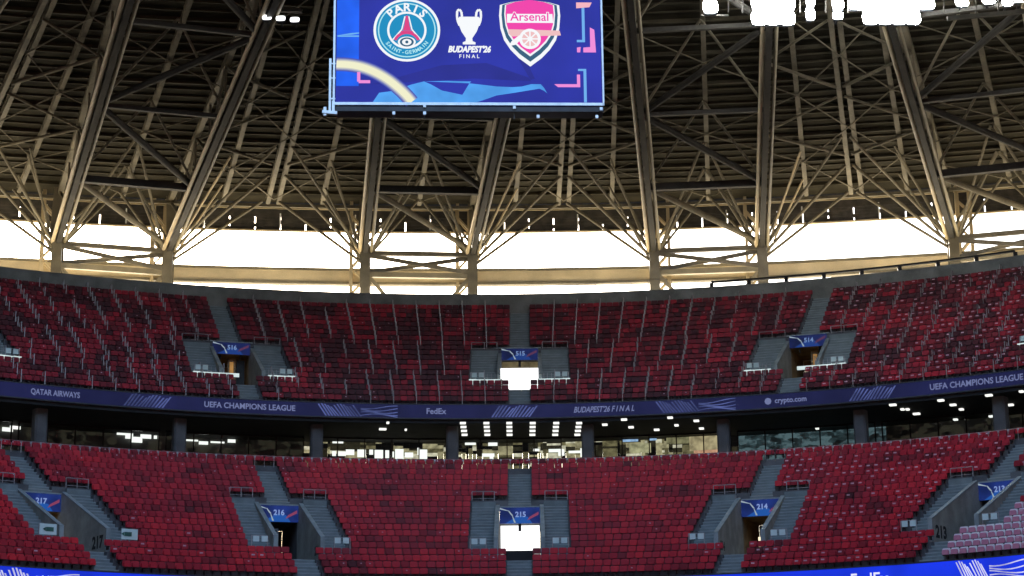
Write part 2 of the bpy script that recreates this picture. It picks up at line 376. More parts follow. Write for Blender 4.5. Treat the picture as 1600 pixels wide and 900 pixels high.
    if not up and k in (-2, 2, -1, 1):
        s = 1 if k < 0 else -1                # numbers painted on the inner face of the far wall
        x = s*(hw-.006)
        text_obj(num, .95 if abs(k) == 2 else .7, lambda a, b_: (x, (r0+1.75)+a*(-1 if s > 0 else 1), z0+.75+b_), 'wall_number', M['black'], o, bold=.045)
for k, st in ((-2, 'lit'), (-1, 'dark'), (0, 'open'), (1, 'door'), (2, 'dark')): portal(T2, k, st)
for k, st in ((-2, 'dark'), (-1, 'door'), (0, 'open'), (1, 'door'), (2, 'dark')): portal(T3, k, st)

# ------------------------------------------------------------------ seats
from math import floor
_h = {}
def rnd(i, j, s=0):
    key = (i, j, s)
    if key not in _h: _h[key] = random.Random(i*7349+j*917+s*131).random()
    return _h[key]
def vnoise(x, y, s=0):
    i, j = floor(x), floor(y); u, v = x-i, y-j; u = u*u*(3-2*u); v = v*v*(3-2*v)
    return (rnd(i, j, s)*(1-u)+rnd(i+1, j, s)*u)*(1-v)+(rnd(i, j+1, s)*(1-u)+rnd(i+1, j+1, s)*u)*v
def lerp(a, b, t): return tuple(x+(y-x)*t for x, y in zip(a, b))
DARK, MIDR, BRI = (.085, .011, .017), (.46, .015, .034), (.70, .022, .038)
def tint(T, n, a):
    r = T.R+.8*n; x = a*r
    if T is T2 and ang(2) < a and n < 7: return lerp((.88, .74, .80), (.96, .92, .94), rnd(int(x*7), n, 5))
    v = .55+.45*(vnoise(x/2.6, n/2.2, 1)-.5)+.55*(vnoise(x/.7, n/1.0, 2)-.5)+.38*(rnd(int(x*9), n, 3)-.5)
    if T is T3: v -= .38  # shade over the upper stand put into the seat colour
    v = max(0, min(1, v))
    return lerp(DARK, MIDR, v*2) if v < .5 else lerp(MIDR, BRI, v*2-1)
def chamfer(w, h, c): return [(-w, 0), (w, 0), (w, h-c), (w-c, h), (-w+c, h), (-w, h-c)]
def seat_parts():
    b = MB()                                   # backrest, gently dished: two leaning slabs
    P = lambda u, v, d: (u, d+.10*v, v+.42)
    b.prism(chamfer(.241, .33, .05), P, .0, .035)
    p = MB(); P2 = lambda u, v, d: (u, d+.06*v, v+.39); p.prism(chamfer(.20, .27, .06), P2, -.13, -.07)
    p.box(-.19, .19, -.165, -.128, .39, .43)
    k = MB(); k.box(-.04, .04, -.04, .22, .16, .36); k.box(-.21, .21, -.05, .02, .34, .385)
    t = MB(); t.face([(-.045, -.142, .56), (.045, -.142, .56), (.045, -.137, .62), (-.045, -.137, .62)])
    return b, p, k, t
SBk, SPn, SBr_, STg = seat_parts()
me_back, me_pan, me_br = None, None, None
all_seats = []
for T in (T2, T3):
    rows = T.rows if T is T2 else T.rows
    for n in range(rows):
        r = T.R+.8*n+.5
        for a0, a1 in intervals(T, n, .04):
            L = (a1-a0)*r; c = max(0, int(L/.5))
            for i in range(c):
                a = a0+(a1-a0)*(i+.5)/c
                z = tz(T, n) if n < T.rows else tz(T, n)
                p = Vector((CX+r*S(a), CY+r*Cc(a), z))
                x, y, d = proj(p)
                if -140 < x < 1740: all_seats.append((T, n, a, p, x, y, d))
vis = [s for s in all_seats if 6 < s[4] < 1594 and s[5] < 893]
vis.sort(key=lambda s: s[6]); single = set(id(s) for s in vis[:300])
ORD = ['front', 'second', 'third', 'fourth', 'fifth', 'sixth', 'seventh', 'eighth', 'ninth', 'tenth', 'eleventh', 'twelfth', 'thirteenth', 'fourteenth', 'fifteenth', 'sixteenth', 'seventeenth', 'eighteenth', 'nineteenth', 'twentieth', 'twenty-first']
def ordn(i):
    if i < 19: return (['first']+ORD[1:20])[i]
    if i == 19: return 'twentieth'
    tens = ['twenty', 'thirty', 'forty', 'fifty', 'sixty', 'seventy'][(i-19)//10]; u = (i+1) % 10
    return tens.replace('y', 'ieth') if u == 0 else tens+'-'+(['first']+ORD[1:9])[u-1]
def mesh_of(mb, name, mats):
    me = bpy.data.meshes.new(name); me.from_pydata(mb.v, [], mb.f); me.update()
    for q in mats: me.materials.append(q)
    return me
def join(*mbs):
    o = MB()
    for i, b in enumerate(mbs):
        n = len(o.v); o.v += b.v; o.f += [tuple(n+j for j in f) for f in b.f]; o.mi += [i]*len(b.f)
    return o
me_back = mesh_of(SBk, 'backrest', [M['seat_one']])
me_pan = mesh_of(SPn, 'seat_pan', [M['seat_one']])
me_br = mesh_of(SBr_, 'bracket', [M['seat_black']])
_t = MB(); _t.face([(-.13, -.146, .55), (.07, -.146, .55), (.07, -.140, .63), (-.13, -.140, .63)]); me_tag = mesh_of(_t, 'tag_and_glint', [M['tag']])  # wide pale tag, also painted as a glint on right-hand seats
ordered = sorted([s for s in all_seats if id(s) in single], key=lambda s: (s[1], s[2]))
lab_used = {}
for s in ordered:
    T, n, a, p, x, y, d = s
    k = floor(a/PHI+.5) if True else 0
    # nearest aisle and the count of seats away from it
    kk = max(-3, min(3, round(a/PHI))); side = 'right' if a > ang(kk) else 'left'
    r = T.R+.8*n+.5
    same = [q for q in all_seats if q[0] is T and q[1] == n and round(q[2]/PHI) == round(a/PHI) and (q[2] > ang(kk)) == (a > ang(kk))]
    same.sort(key=lambda q: abs(q[2]-ang(kk))); idx = [id(q) for q in same].index(id(s))
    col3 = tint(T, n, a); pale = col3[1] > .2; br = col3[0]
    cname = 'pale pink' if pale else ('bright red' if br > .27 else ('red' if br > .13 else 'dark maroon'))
    what = 'stair' if not (T.n0 <= n < T.n1) else 'portal'
    lb = '%s seat, %s row up, %s %s of the %s %s, lower stand' % (cname, ORD[n], ordn(idx), side, WHERE[kk], what)
    e = thing('stadium_seat', (p.x, p.y, p.z+H), lb, 'seat', 'folded plastic seats nearest the camera', -a+(rnd(int(a*900), n, 8)-.5)*.05)
    if rnd(int(a*3000), n, 9) < (.4 if a > .95*PHI else .1) and not pale:
        c = bpy.data.objects.new('tag_and_glint', me_tag); c.parent = e; col.objects.link(c)
    for me, nm in ((me_back, 'backrest'), (me_pan, 'seat_pan'), (me_br, 'bracket')):
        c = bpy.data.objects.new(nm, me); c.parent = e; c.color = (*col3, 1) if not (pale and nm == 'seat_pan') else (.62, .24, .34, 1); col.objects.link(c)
tg = MB(); tg.face([(-.13, -.146, .55), (.07, -.146, .55), (.07, -.140, .63), (-.13, -.140, .63)]); base_b = join(SBk, SPn, SBr_, tg)
base = join(SBk, SPn, SBr_); base_t = join(SBk, SPn, SBr_, STg)
def stuff_seats(T, name, label):
    V, Fc, MI, TI = [], [], [], []
    for s in all_seats:
        if s[0] is not T or id(s) in single: continue
        _, n, a, p, x, y, d = s
        w_ = rnd(int(a*3000), n, 9)
        tagp = .5 if a > .9*PHI else .12
        b = base_t if w_ < tagp else base
        aa = -a+(rnd(int(a*900), n, 8)-.5)*.06; ca, sa = Cc(aa), S(aa); o_ = len(V); lean = (rnd(int(a*2000), n, 11)-.5)*.05
        for (vx, vy, vz) in b.v:
            vy2 = vy+lean*vz; V.append((p.x+vx*ca-vy2*sa, p.y+vx*sa+vy2*ca, p.z+H+vz))
        Fc += [tuple(o_+j for j in f) for f in b.f]; MI += [min(i, 1) if i < 2 else (i-1) for i in b.mi]
        TI += [tint(T, n, a)]*len(b.v)
    MI = [0 if i <= 1 and True else i for i in MI] if False else MI
    me = bpy.data.meshes.new(name); me.from_pydata(V, [], Fc); me.update()
    for q in (M['seat_many'], M['seat_black'], M['tag']): me.materials.append(q)
    return me, V, Fc, MI, TI
def build_stuff(T, name, label):
    V, Fc, MI, TI = [], [], [], []
    remap = {0: 0, 1: 0, 2: 1, 3: 2}
    for s in all_seats:
        if s[0] is not T or id(s) in single: continue
        _, n, a, p, x, y, d = s
        tagp = .4 if a > .95*PHI else .1
        b = (base_b if a > .95*PHI else base_t) if rnd(int(a*3000), n, 9) < tagp else base  # right block: larger, denser tags paint the glints off the seats
        aa = -a+(rnd(int(a*900), n, 8)-.5)*.06; ca, sa = Cc(aa), S(aa); o_ = len(V); lean = (rnd(int(a*2000), n, 11)-.5)*.08
        for (vx, vy, vz) in b.v:
            vy2 = vy+lean*vz; V.append((p.x+vx*ca-vy2*sa, p.y+vx*sa+vy2*ca, p.z+H+vz))
        Fc += [tuple(o_+j for j in f) for f in b.f]; MI += [remap[i] for i in b.mi]
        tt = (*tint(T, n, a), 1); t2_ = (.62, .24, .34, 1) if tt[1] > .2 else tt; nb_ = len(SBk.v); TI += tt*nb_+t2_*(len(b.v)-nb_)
    me = bpy.data.meshes.new(name); me.from_pydata(V, [], Fc); me.update()
    for q in (M['seat_many'], M['seat_black'], M['tag']): me.materials.append(q)
    me.polygons.foreach_set('material_index', MI)
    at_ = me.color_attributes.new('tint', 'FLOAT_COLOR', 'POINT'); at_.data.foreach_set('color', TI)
    o = bpy.data.objects.new(name, me); col.objects.link(o)
    tag(o, label, 'seats', None, 'stuff')
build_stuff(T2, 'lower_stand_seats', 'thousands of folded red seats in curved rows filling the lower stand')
build_stuff(T3, 'upper_stand_seats', 'thousands of folded red seats darkened for shade in curved rows filling the upper stand')

# ------------------------------------------------------------------ hand rails of the upper stand
def rail_line(T, a, n0, n1, lb, dr=0):
    r0 = T.R+.8*n0+.15; o = MB(); prev = None
    for n in range(n0, n1-1): o.tube(pol(T.R+.8*n+.15, a, tz(T, n)+.02), pol(T.R+.8*n+.95, a, tz(T, n+1)+.02), .015, 4)
    for n in range(n0, n1):
        if rnd(int(a*5000)+31, n, 21) < (.2 if abs(a) > .6*PHI else .03): prev = None; continue
        z = tz(T, n); p0 = pol(T.R+.8*n+.15, a, z); p1 = p0+Vector((0, 0, 1.02))
        o.tube(p0, p1, .03, 5)
        q1 = pol(T.R+.8*n+.62, a, z+1.02); o.tube(p1, q1, .027, 5)
        o.tube(q1, q1-Vector((0, 0, .3)), .027, 5)
    if o.v:
        ob = o.build('hand_rail', M['galv']); tag(ob, lb, 'hand rail', 'steel hand rails running up between the upper seats')
cnt = {}
for i in range(-25, 26):
    for (n0, n1, off, nm) in ((0, 5, 0, 'bottom'), (5, 11, .33, 'middle'), (11, 20, .0, 'top')):
        step = R(1.62) if n0 < 11 else R(1.45); a = (i+off+.5)*step
        k = round(a/PHI); hw = (T3.aw/2+.3) if not n0 == 5 else T3.sw/2+.4
        if abs(a-ang(k))*(T3.R+.8*n0) < hw: continue
        x, y, d = proj(pol(T3.R+.8*n0, a, tz(T3, n0))-UPV)
        if x < -6 or x > 1604: continue
        side = 'right' if a > ang(k) else 'left'; key = (k, side, nm); cnt[key] = cnt.get(key, 0)+1
        tot = [q for q in range(-25, 26) if round(((q+off+.5)*step)/PHI) == k and ((q+off+.5)*step > ang(k)) == (side == 'right') and abs((q+off+.5)*step-ang(k))*(T3.R+.8*n0) >= hw]
        pos = tot.index(i)+1 if side == 'right' else len(tot)-tot.index(i)
        rail_line(T3, a, n0, n1, 'thin grey hand rail in the %s rows, %s %s of the %s upper portal' % (nm, ordn(pos-1), side, WHERE[k]))
# top rail of the lower stand, one length between each two stairs
for k in range(-3, 3):
    a0, a1 = ang(k), ang(k+1); o = MB(); r = T2.R+.8*19-.05; z = tz(T2, 19)
    N = int((a1-a0)*r/.62)
    for i in range(N+1):
        a = a0+(a1-a0)*i/N
        o.tube(pol(r, a, z-.1), pol(r, a, z+.62), .022, 5); o.box(*[c for c in (pol(r, a, z).x-.06, pol(r, a, z).x+.06, pol(r, a, z).y-.05, pol(r, a, z).y-.03, z+H+.5, z+H+.62)])
        if i: o.tube(pol(r, a0+(a1-a0)*(i-1)/N, z+.62), pol(r, a, z+.62), .02, 5)
    tag(o.build('top_rail', M['galv']), 'low pale rail between the %s and %s stairs, topping the lower stand' % (WHERE[k], WHERE[k+1]), 'railing', 'low rails along the top of the lower stand')

# ------------------------------------------------------------------ LED ribbon boards
def ribbon(name, T, z0, z1, face_c, txt_c, label, items, dim, ink_gain=1):
    o = thing(name, (0, 0, 0), label, 'LED board')
    r = T.R-.55
    mb = MB(); ring(mb, r, r+.19, z0, z1); mb.build('led_face', glow(name+'_face', face_c, 1, .18, .35), o)
    mb = MB(); ring(mb, r-.04, r+.2, z1+.003, z1+.07); mb.build('casing', M['screen_case'], o)
    mb = MB(); ring(mb, r-.04, r+.2, z0-.09, z0-.003); mb.build('casing', M['screen_case'], o)
    mt = glow(name+'_ink', txt_c, ink_gain); mt2 = glow(name+'_wave', dim, 1, .4, .8)
    zm = (z0+z1)/2; hh = z1-z0
    rr = r-.012
    for it in items:
        px = it[1]; best = min((abs(proj(pol(rr, R(q/20), zm)-UPV)[0]-px), q/20) for q in range(-1000, 1001)); ac = R(best[1])
        def fn(x, y, ac=ac): 
            a = ac+x/rr; return pol(rr, a, zm+y)
        if it[0] == 'T':
            text_obj(it[2], it[3], fn, 'lettering', mt, o, bold=.012, sx=it[4] if len(it) > 4 else 1, italic=it[5] if len(it) > 5 else 0)
        elif it[0] == 'O':
            b = MB(); b.face([fn(.24*Cc(t*math.pi/4), .24*S(t*math.pi/4)) for t in range(8)]); b.build('round_mark', mt, o)
        elif it[0] == 'H':                     # block of slanted bars fading to one side
            W = it[2]; nb = it[3]; dr = it[4]; b = MB()
            for i in range(nb):
                u = i/nb; x = -W/2+W*u; bw = W/nb*.5; top = hh/2*(.45+.5*abs(S(i*.55+1))); bot = -hh/2*.92
                sl = .28*dr
                b.face([fn(x-sl, bot), fn(x+bw-sl, bot), fn(x+bw+sl, top), fn(x+sl, top)])
            b.build('slanted_bars', mt2, o)
            if it[5:]:
                b = MB()
                for j in range(5):
                    pts = [(W/2+.1+i*.32, hh*(-.38+.16*j)+.12*S(i*.5+j)) for i in range(9)]
                    for (xa, ya), (xb, yb) in zip(pts, pts[1:]): b.face([fn(xa, ya-.035), fn(xb, yb-.03), fn(xb, yb+.03), fn(xa, ya+.035)])
                b.build('wave_lines', mt2, o)
    return o
zr = T3.z
ribbon('upper_ribbon_board', T3, zr-.98, zr-.07, (26, 28, 68), (108, 116, 156), 'long dim navy LED ribbon board with pale lettering along the upper stand', [
    ('T', 86, 'QATAR AIRWAYS', .52, .8), ('H', 232, 2.8, 12, 1), ('T', 390, 'UEFA CHAMPIONS LEAGUE', .54, .95), ('H', 532, 2.6, 12, -1, 1),
    ('T', 681, 'FedEx', .56, 1.0), ('H', 805, 2.8, 12, 1), ('T', 943, "BUDAPEST'26 F I N A L", .56, .75, .3), ('H', 1060, 2.6, 12, -1, 1),
    ('O', 1200), ('T', 1235, 'crypto.com', .5, .95), ('H', 1364, 2.8, 12, 1), ('T', 1525, 'UEFA CHAMPIONS LEAGUE', .56, .92)], (72, 82, 132))
zr = T2.z
ribbon('lower_ribbon_board', T2, zr-1.45, zr-.07, (22, 52, 222), (235, 235, 255), 'bright blue LED ribbon board with white lettering along the foot of the lower stand', [
    ('H', 22, 2.4, 11, -1, 1), ('T', 175, 'UEFA CHAMPIONS LEAGUE', .85, .8), ('H', 400, 2.6, 12, 1), ('T', 640, 'QATAR AIRWAYS', .9, .8), ('H', 1000, 2.6, 12, 1),
    ('T', 1172, 'UEFA CHAMPIONS LEAGUE', .85, .62), ('T', 1358, 'FedEx', .95, .95), ('H', 1522, 1.6, 10, -1, 1)], (190, 190, 250))

# ------------------------------------------------------------------ concourse between the stands
j = 0
cols_a = [PHI/4*q for q in range(-9, 11, 2)]
CN = ['leftmost', 'second from the left', 'third from the left', 'fourth from the left', 'fourth from the right', 'third from the right', 'second from the right', 'rightmost']
vc = [a for a in cols_a if 0 < proj(pol(T3.R+.6, a, 21)-UPV)[0] < 1600]
for i, a in enumerate(vc):
    o = MB(); r = T3.R+.9
    o.prism([(-.42, r), (-.3, r-.12), (.3, r-.12), (.42, r), (.42, r+.7), (-.42, r+.7)], lambda u, v, d: (u, v, d), 17.6, T3.z-1.325)
    ob = o.build('concrete_column', M['dark_concrete']); ob.location = (CX, CY, H); ob.rotation_euler.z = -a
    nm = ['first', 'second', 'third', 'fourth', 'fifth', 'sixth', 'seventh', 'eighth', 'ninth'][i]
    tag(ob, 'short grey concrete column under the upper stand, %s from the left' % nm, 'column', 'columns under the upper stand')
# lounge rooms behind glass
def room_mat(name, cols, gain, scale):
    mt = bpy.data.materials.new(name); mt.use_nodes = True; t = mt.node_tree; b = t.nodes['Principled BSDF']
    tc = t.nodes.new('ShaderNodeTexCoord'); mp = t.nodes.new('ShaderNodeMapping'); mp.inputs['Scale'].default_value = (scale, scale, scale*1.9)
    v = t.nodes.new('ShaderNodeTexVoronoi'); v.distance = 'CHEBYCHEV'; v.inputs['Scale'].default_value = 1; v.inputs['Randomness'].default_value = .9
    n = t.nodes.new('ShaderNodeTexNoise'); n.inputs['Scale'].default_value = 1.3; n.inputs['Detail'].default_value = 3
    s = t.nodes.new('ShaderNodeSeparateColor'); ad = t.nodes.new('ShaderNodeMath'); ad.operation = 'MULTIPLY_ADD'; ad.inputs[1].default_value = .75
    rp = t.nodes.new('ShaderNodeValToRGB'); rp.color_ramp.interpolation = 'LINEAR'
    while len(rp.color_ramp.elements) < len(cols): rp.color_ramp.elements.new(.5)
    for i, c in enumerate(cols):
        rp.color_ramp.elements[i].position = .36+.5*i/(len(cols)-1); rp.color_ramp.elements[i].color = (*lin(c), 1)
    L = t.links.new; L(tc.outputs['Object'], mp.inputs[0]); L(mp.outputs[0], v.inputs[0]); L(v.outputs['Color'], s.inputs[0]); L(mp.outputs[0], n.inputs[0])
    L(s.outputs[0], ad.inputs[0]); L(n.outputs[0], ad.inputs[2]); 
    mm = t.nodes.new('ShaderNodeMath'); mm.operation = 'MULTIPLY'; mm.inputs[1].default_value = .8; L(ad.outputs[0], mm.inputs[0]); L(mm.outputs[0], rp.inputs[0])
    L(rp.outputs[0], b.inputs['Emission Color']); b.inputs['Emission Strength'].default_value = gain/2**EXPO; b.inputs['Base Color'].default_value = (.05, .05, .05, 1)
    return mt
RM_OL = room_mat('warm_lit_lounge_wall', [(6, 6, 6), (14, 13, 10), (62, 58, 42), (125, 118, 88), (215, 205, 178)], 1, 4.6)
RM_TE = room_mat('cool_lit_lounge_wall', [(10, 12, 12), (30, 40, 42), (46, 62, 66), (80, 100, 105)], 1, 1.6)
RM_BK = room_mat('unlit_lounge_wall', [(3, 3, 3), (7, 7, 6), (14, 13, 11), (40, 38, 30)], 1, 1.4)
glassm = bpy.data.materials.new('window_glass'); glassm.use_nodes = True
gb = glassm.node_tree.nodes['Principled BSDF']; gb.inputs['Roughness'].default_value = .02; gb.inputs['Transmission Weight'].default_value = 1; gb.inputs['IOR'].default_value = 1.1; gb.inputs['Base Color'].default_value = (.85, .9, .9, 1)
WHITE = glow('bright_window', (255, 255, 248), 1.2); BLU = glow('bluish_screen', (140, 170, 205), 1, .4, 2); PNK = glow('warm_screen', (200, 150, 120), 1, .25, 2)
RG = 62.6
SHM = [glow('shelf_black', (9, 9, 9)), glow('shelf_dark_olive', (44, 41, 30), 1, .4, 3), glow('shelf_olive', (102, 95, 68), 1, .4, 3), glow('shelf_tan', (155, 146, 113), 1, .35, 3), glow('shelf_cream', (205, 198, 172), 1, .3, 3)]
fz0, fz1 = 18.95, 22.33
kinds = {0: RM_BK, 1: RM_BK, 2: RM_BK, 3: RM_OL, 4: RM_OL, 5: RM_OL, 6: RM_TE, 7: RM_BK, 8: RM_BK}
edges = [vc[0]-PHI/2]+vc+[vc[-1]+PHI/2]
for i in range(len(edges)-1):
    a0, a1 = edges[i], edges[i+1]
    x_mid = proj(pol(RG, (a0+a1)/2, 22)-UPV)[0]
    kk = 'warm' if 490 < x_mid < 1130 else ('cool' if 1130 < x_mid < 1345 else 'dark')
    mt = {'warm': RM_OL, 'cool': RM_TE, 'dark': RM_BK}[kk]
    left = 'at the left edge' if i == 0 else 'right of the %s column from the left' % ['first', 'second', 'third', 'fourth', 'fifth', 'sixth', 'seventh', 'eighth', 'ninth'][i-1]
    o = thing('lounge_window', (0, 0, 0), '%s glazed lounge front under the upper stand, %s' % ({'warm': 'warmly lit', 'cool': 'dim bluish', 'dark': 'dark'}[kk], left), 'window', 'glazed lounge fronts between the stands')
    m1 = MB(); m2 = MB(); npn = 5; g0, g1 = a0+.004, a1-.004
    for q in range(npn+1):
        a = g0+(g1-g0)*q/npn; m1.hexa([pol(r_, a+s_*.0006, z_) for z_ in (fz0, fz1) for (r_, s_) in ((RG-.06, -1), (RG-.06, 1), (RG+.06, 1), (RG+.06, -1))])
    for z_ in (fz0, fz1-.1): ring(m1, RG-.05, RG+.05, z_, z_+.1, g0, g1)
    m1.build('frame', M['black'], o)
    for q in range(npn):
        p0 = g0+(g1-g0)*q/npn+.001; p1 = g0+(g1-g0)*(q+1)/npn-.001; g = MB()
        g.hexa([pol(r_, a, z_) for z_ in (fz0+.11, fz1-.11) for (r_, a) in ((RG-.008, p0), (RG-.008, p1), (RG+.008, p1), (RG+.008, p0))]); g.build('pane', glassm, o)
    w_ = MB(); rg = random.Random(i*5+2)
    if kk == 'warm':
        aa = a0
        while aa < a1-.001:
            da = min(a1-aa, rg.choice((.18, .3, .45, .7, 1.1))/65); zz = fz0
            while zz < T3.z-1.34:
                dz = min(T3.z-1.33-zz, rg.choice((.16, .24, .34, .5)))
                q_ = rg.random(); c_ = 0 if q_ < .22 else (1 if q_ < .38 else (2 if q_ < .62 else (3 if q_ < .85 else 4)))
                if zz > 21.6 and c_ > 1 and rg.random() < .5: c_ = 1
                dr = .02+.25*rg.random(); w_.hexa([pol(r_, b_, z_) for z_ in (zz+.004, zz+dz-.004) for (r_, b_) in ((RG+2.2-dr, aa+.0001), (RG+2.2-dr, aa+da-.0001), (RG+2.3, aa+da-.0001), (RG+2.3, aa+.0001))], c_)
                zz += dz
            aa += da
        w_.build('shelved_wall', SHM, o)
    else: ring(w_, RG+2.2, RG+2.3, fz0, T3.z-1.33, a0, a1); w_.build('lounge_wall', mt, o)
# bright things in the lounges, seen through the glass (windows on the far side, screens, lamps)
def lit(px, py, wpx, hpx, mat, rr, name, label, cat, group):
    # place on the cylinder r = rr
    D = CY+rr
    for _ in range(12):
        p = at(px, py, Y=D); a = math.atan2(p.x-CX, p.y-CY); 
        rcur = math.hypot(p.x-CX, p.y-CY); D += (rr-rcur)*Cc(a)
    s = p.dot(FWD)/F; o = MB(); o.box(-wpx*s/2, wpx*s/2, 0, .06, -hpx*s/2, hpx*s/2)
    ob = o.build(name, mat); ob.location = p+UPV; ob.rotation_euler.z = -a
    if label: tag(ob, label, cat, group)
    return ob
lit_spots = []
rr_ = random.Random(3)
wins = [(12, 662, 14, 5), (24, 659, 14, 4), (190, 668, 12, 4), (202, 672, 10, 7), (214, 678, 14, 7), (228, 673, 14, 5), (243, 674, 4, 4), (318, 683, 12, 4), (362, 680, 10, 4), (340, 682, 18, 2), (300, 679, 16, 2)]
x = 522
while x < 668:
    ww = rr_.choice([3, 5, 8, 11]); wins.append((x, 708+rr_.uniform(-3, 3), ww, rr_.uniform(5, 13))); x += ww+rr_.choice([2, 4, 7])
wins += [(763, 711, 16, 4), (768, 716, 5, 4), (868, 704, 18, 4), (877, 707, 8, 8), (898, 706, 16, 3), (911, 707, 7, 11), (838, 703, 8, 3), (528, 690, 14, 4), (640, 688, 12, 4), (735, 692, 14, 5), (770, 694, 12, 4)]
wins = [(x_, y_+(9 if x_ < 400 else 0), w2_*1.2, h2_*1.25) for x_, y_, w2_, h2_ in wins]
wins.sort()
for i, (px, py, ww, hh) in enumerate(wins):
    bay = sum(1 for a in vc if proj(pol(RG, a, 22)-UPV)[0] < px)
    lit(px, py, ww, hh, WHITE, RG+1.9, 'bright_window', 'small glaring white light behind the lounge glass, %s counting from the left' % ordn(i), 'window light', 'bright lights seen through the lounge glass')
scr = [(985, 684, 24, 12, BLU, 'pale blue'), (1020, 682, 12, 12, BLU, 'pale blue'), (1000, 700, 34, 15, glow('cream_screen', (160, 155, 120), 1, .45, 2), 'cream'), (1065, 686, 48, 14, glow('cream_panel', (120, 115, 85), 1, .45, 2.2), 'olive'), (1100, 690, 46, 28, glow('cream_panel', (165, 150, 115), 1, .4, 1.8), 'cream'), (1105, 706, 42, 6, PNK, 'orange pink')]
for (px, py, ww, hh, mt_, cn) in scr[:]:
    lit(px, py, ww, hh, mt_, RG+1.7-.05*scr.index((px, py, ww, hh, mt_, cn)), 'wall_display', '%s lit wall display behind the lounge glass, %s' % (cn, 'wide and low' if hh < 8 else ('tall' if hh > 20 else ('narrow' if ww < 20 else 'broad'))), 'display', None)
# ceiling lights
zc_ = T3.z-1.33
def ceil_light(px, py, wpx, label, group):
    p = at(px, py, Z=zc_-.03); s = p.dot(FWD)/F; o = thing('ceiling_light', p+UPV, label, 'ceiling light', group, -math.atan2(p.x-CX, p.y-CY))
    dp = .32
    f = MB(); f.box(-wpx*s/2-.03, wpx*s/2+.03, -dp/2-.03, dp/2+.03, -.015, .03); f.build('housing', M['black'], o)
    f = MB(); f.box(-wpx*s/2, wpx*s/2, -dp/2, dp/2, -.03-.10, -.0155); f.build('lamp', WHITE, o)
for ci, x in enumerate((725, 761, 796, 832, 868, 903)):
    for ri in range(4):
        ceil_light(x+(2-ri)*-.6*((813-x)/60), 659.5+6.1*ri, 9, 'white ceiling bar light, %s down in the %s column from the left' % (ordn(ri), ordn(ci)), 'six columns of ceiling bar lights under the upper stand')
for i, (x, y, ww) in enumerate(((598, 669, 11), (606, 659, 4), (634, 670, 3), (945, 662, 8), (975, 654, 9), (986, 666, 8), (1047, 651, 8), (1057, 663, 6), (1088, 656, 8), (1096, 668, 7), (1026, 670, 8), (1277, 668, 5), (1395, 631, 10), (1410, 638, 5), (1418, 638, 5), (1432, 645, 10), (1470, 624, 9), (1489, 631, 9), (1493, 654, 6), (1502, 638, 6), (1545, 616, 10), (1549, 649, 7), (1579, 631, 8), (1596, 610, 6), (1389, 683, 5), (1397, 682, 6))):
    ceil_light(x, y, ww, 'small white downlight in the dark ceiling, %s counting from the left' % ordn(i), 'scattered downlights under the upper stand')

# ------------------------------------------------------------------ roof
def rb(s): return Vector((s, 151.6-(s-1)**2/310, 0))
def th_(s): return (s-4.4)/108
def rp(s, t, z):
    b = rb(s); a = th_(s); return Vector((b.x-t*S(a), b.y-t*Cc(a), z+H))
ZS0, SL = 44.15, .155
def zs(t): return ZS0+SL*t
roof = thing('stadium_roof', (0, 0, 0), 'dark ribbed steel roof over the stands with tan edge beams', 'roof')
SM = 66
mb = MB(); step = 4
for s in range(-SM-10, SM+10, step):
    mb.face([rp(s, -2, zs(-2)+.45), rp(s+step, -2, zs(-2)+.45), rp(s+step, 52, zs(52)+.45), rp(s, 52, zs(52)+.45)])
    mb.face([rp(s, -2, zs(-2)+.75), rp(s+step, -2, zs(-2)+.75), rp(s+step, 52, zs(52)+.75), rp(s, 52, zs(52)+.75)])
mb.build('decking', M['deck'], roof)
mb = MB(); t = .3; i = 0
while t < 51:
    hgt = .24 if i % 4 == 0 else .11; ww = .24 if i % 4 == 0 else .15
    for s in range(-SM-8, SM+8, 8):
        mb.bar(rp(s, t, zs(t)+.44-hgt/2), rp(s+8, t, zs(t)+.44-hgt/2), ww, hgt)
    t += 1.12; i += 1
mb.build('purlins', M['rib'], roof)
PAIRS = [-33.1, -9.0, 14.4, 37.8]; HW = 4.35
B_ = 23.6
s = -9.0-B_*3
singles = []; twins = []
for k in range(-2, 5):
    c = -9.0+B_*k
    singles += [c, c-7.85, c+7.85]; twins.append(c+B_/2)
for s in singles:
    mb = MB(); mb.ibeam(rp(s, 0, zs(0)-.28), rp(s, 51, zs(51)-.28), .34, .5); mb.build('radial_beam', M['steel'], roof)
for s in twins:
    for d in (-.42, .42):
        mb = MB(); mb.ibeam(rp(s+d, 0, zs(0)-.3), rp(s+d*.75, 51, zs(51)-.3), .34, .6); mb.build('radial_beam', M['steel'], roof)
allr = sorted(singles+[x_ for x_ in twins])
for i, (sa, sb) in enumerate(zip(allr, allr[1:])):
    if not -48 < sa < 48: continue
    mb = MB(); f = i % 2; tt_ = 1.0
    while tt_ < 46:
        p_, q_ = (sa, sb) if f else (sb, sa)
        mb.tube(rp(p_, tt_, zs(tt_)-.62), rp(q_, tt_+5.5, zs(tt_+5.5)-.62), .055, 5); tt_ += 5.5; f = 1-f
    mb.build('roof_bracing', M['steel'], roof)
mb = MB()
for s in range(-72, 72, 4): mb.bar(rp(s, -.2, zs(0)-.62), rp(s+4, -.2, zs(0)-.62), .22, .26)
mb.build('edge_beam', M['steel'], roof)
mb = MB()
for s in range(-72, 72, 4): mb.bar(rp(s, 51.5, zs(51.5)-1.9), rp(s+4, 51.5, zs(51.5)-1.9), .3, 5.0)
mb.build('added_sky_blind', M['louvre'], roof)  # unseen drop panel added to keep sky light off the roof underside
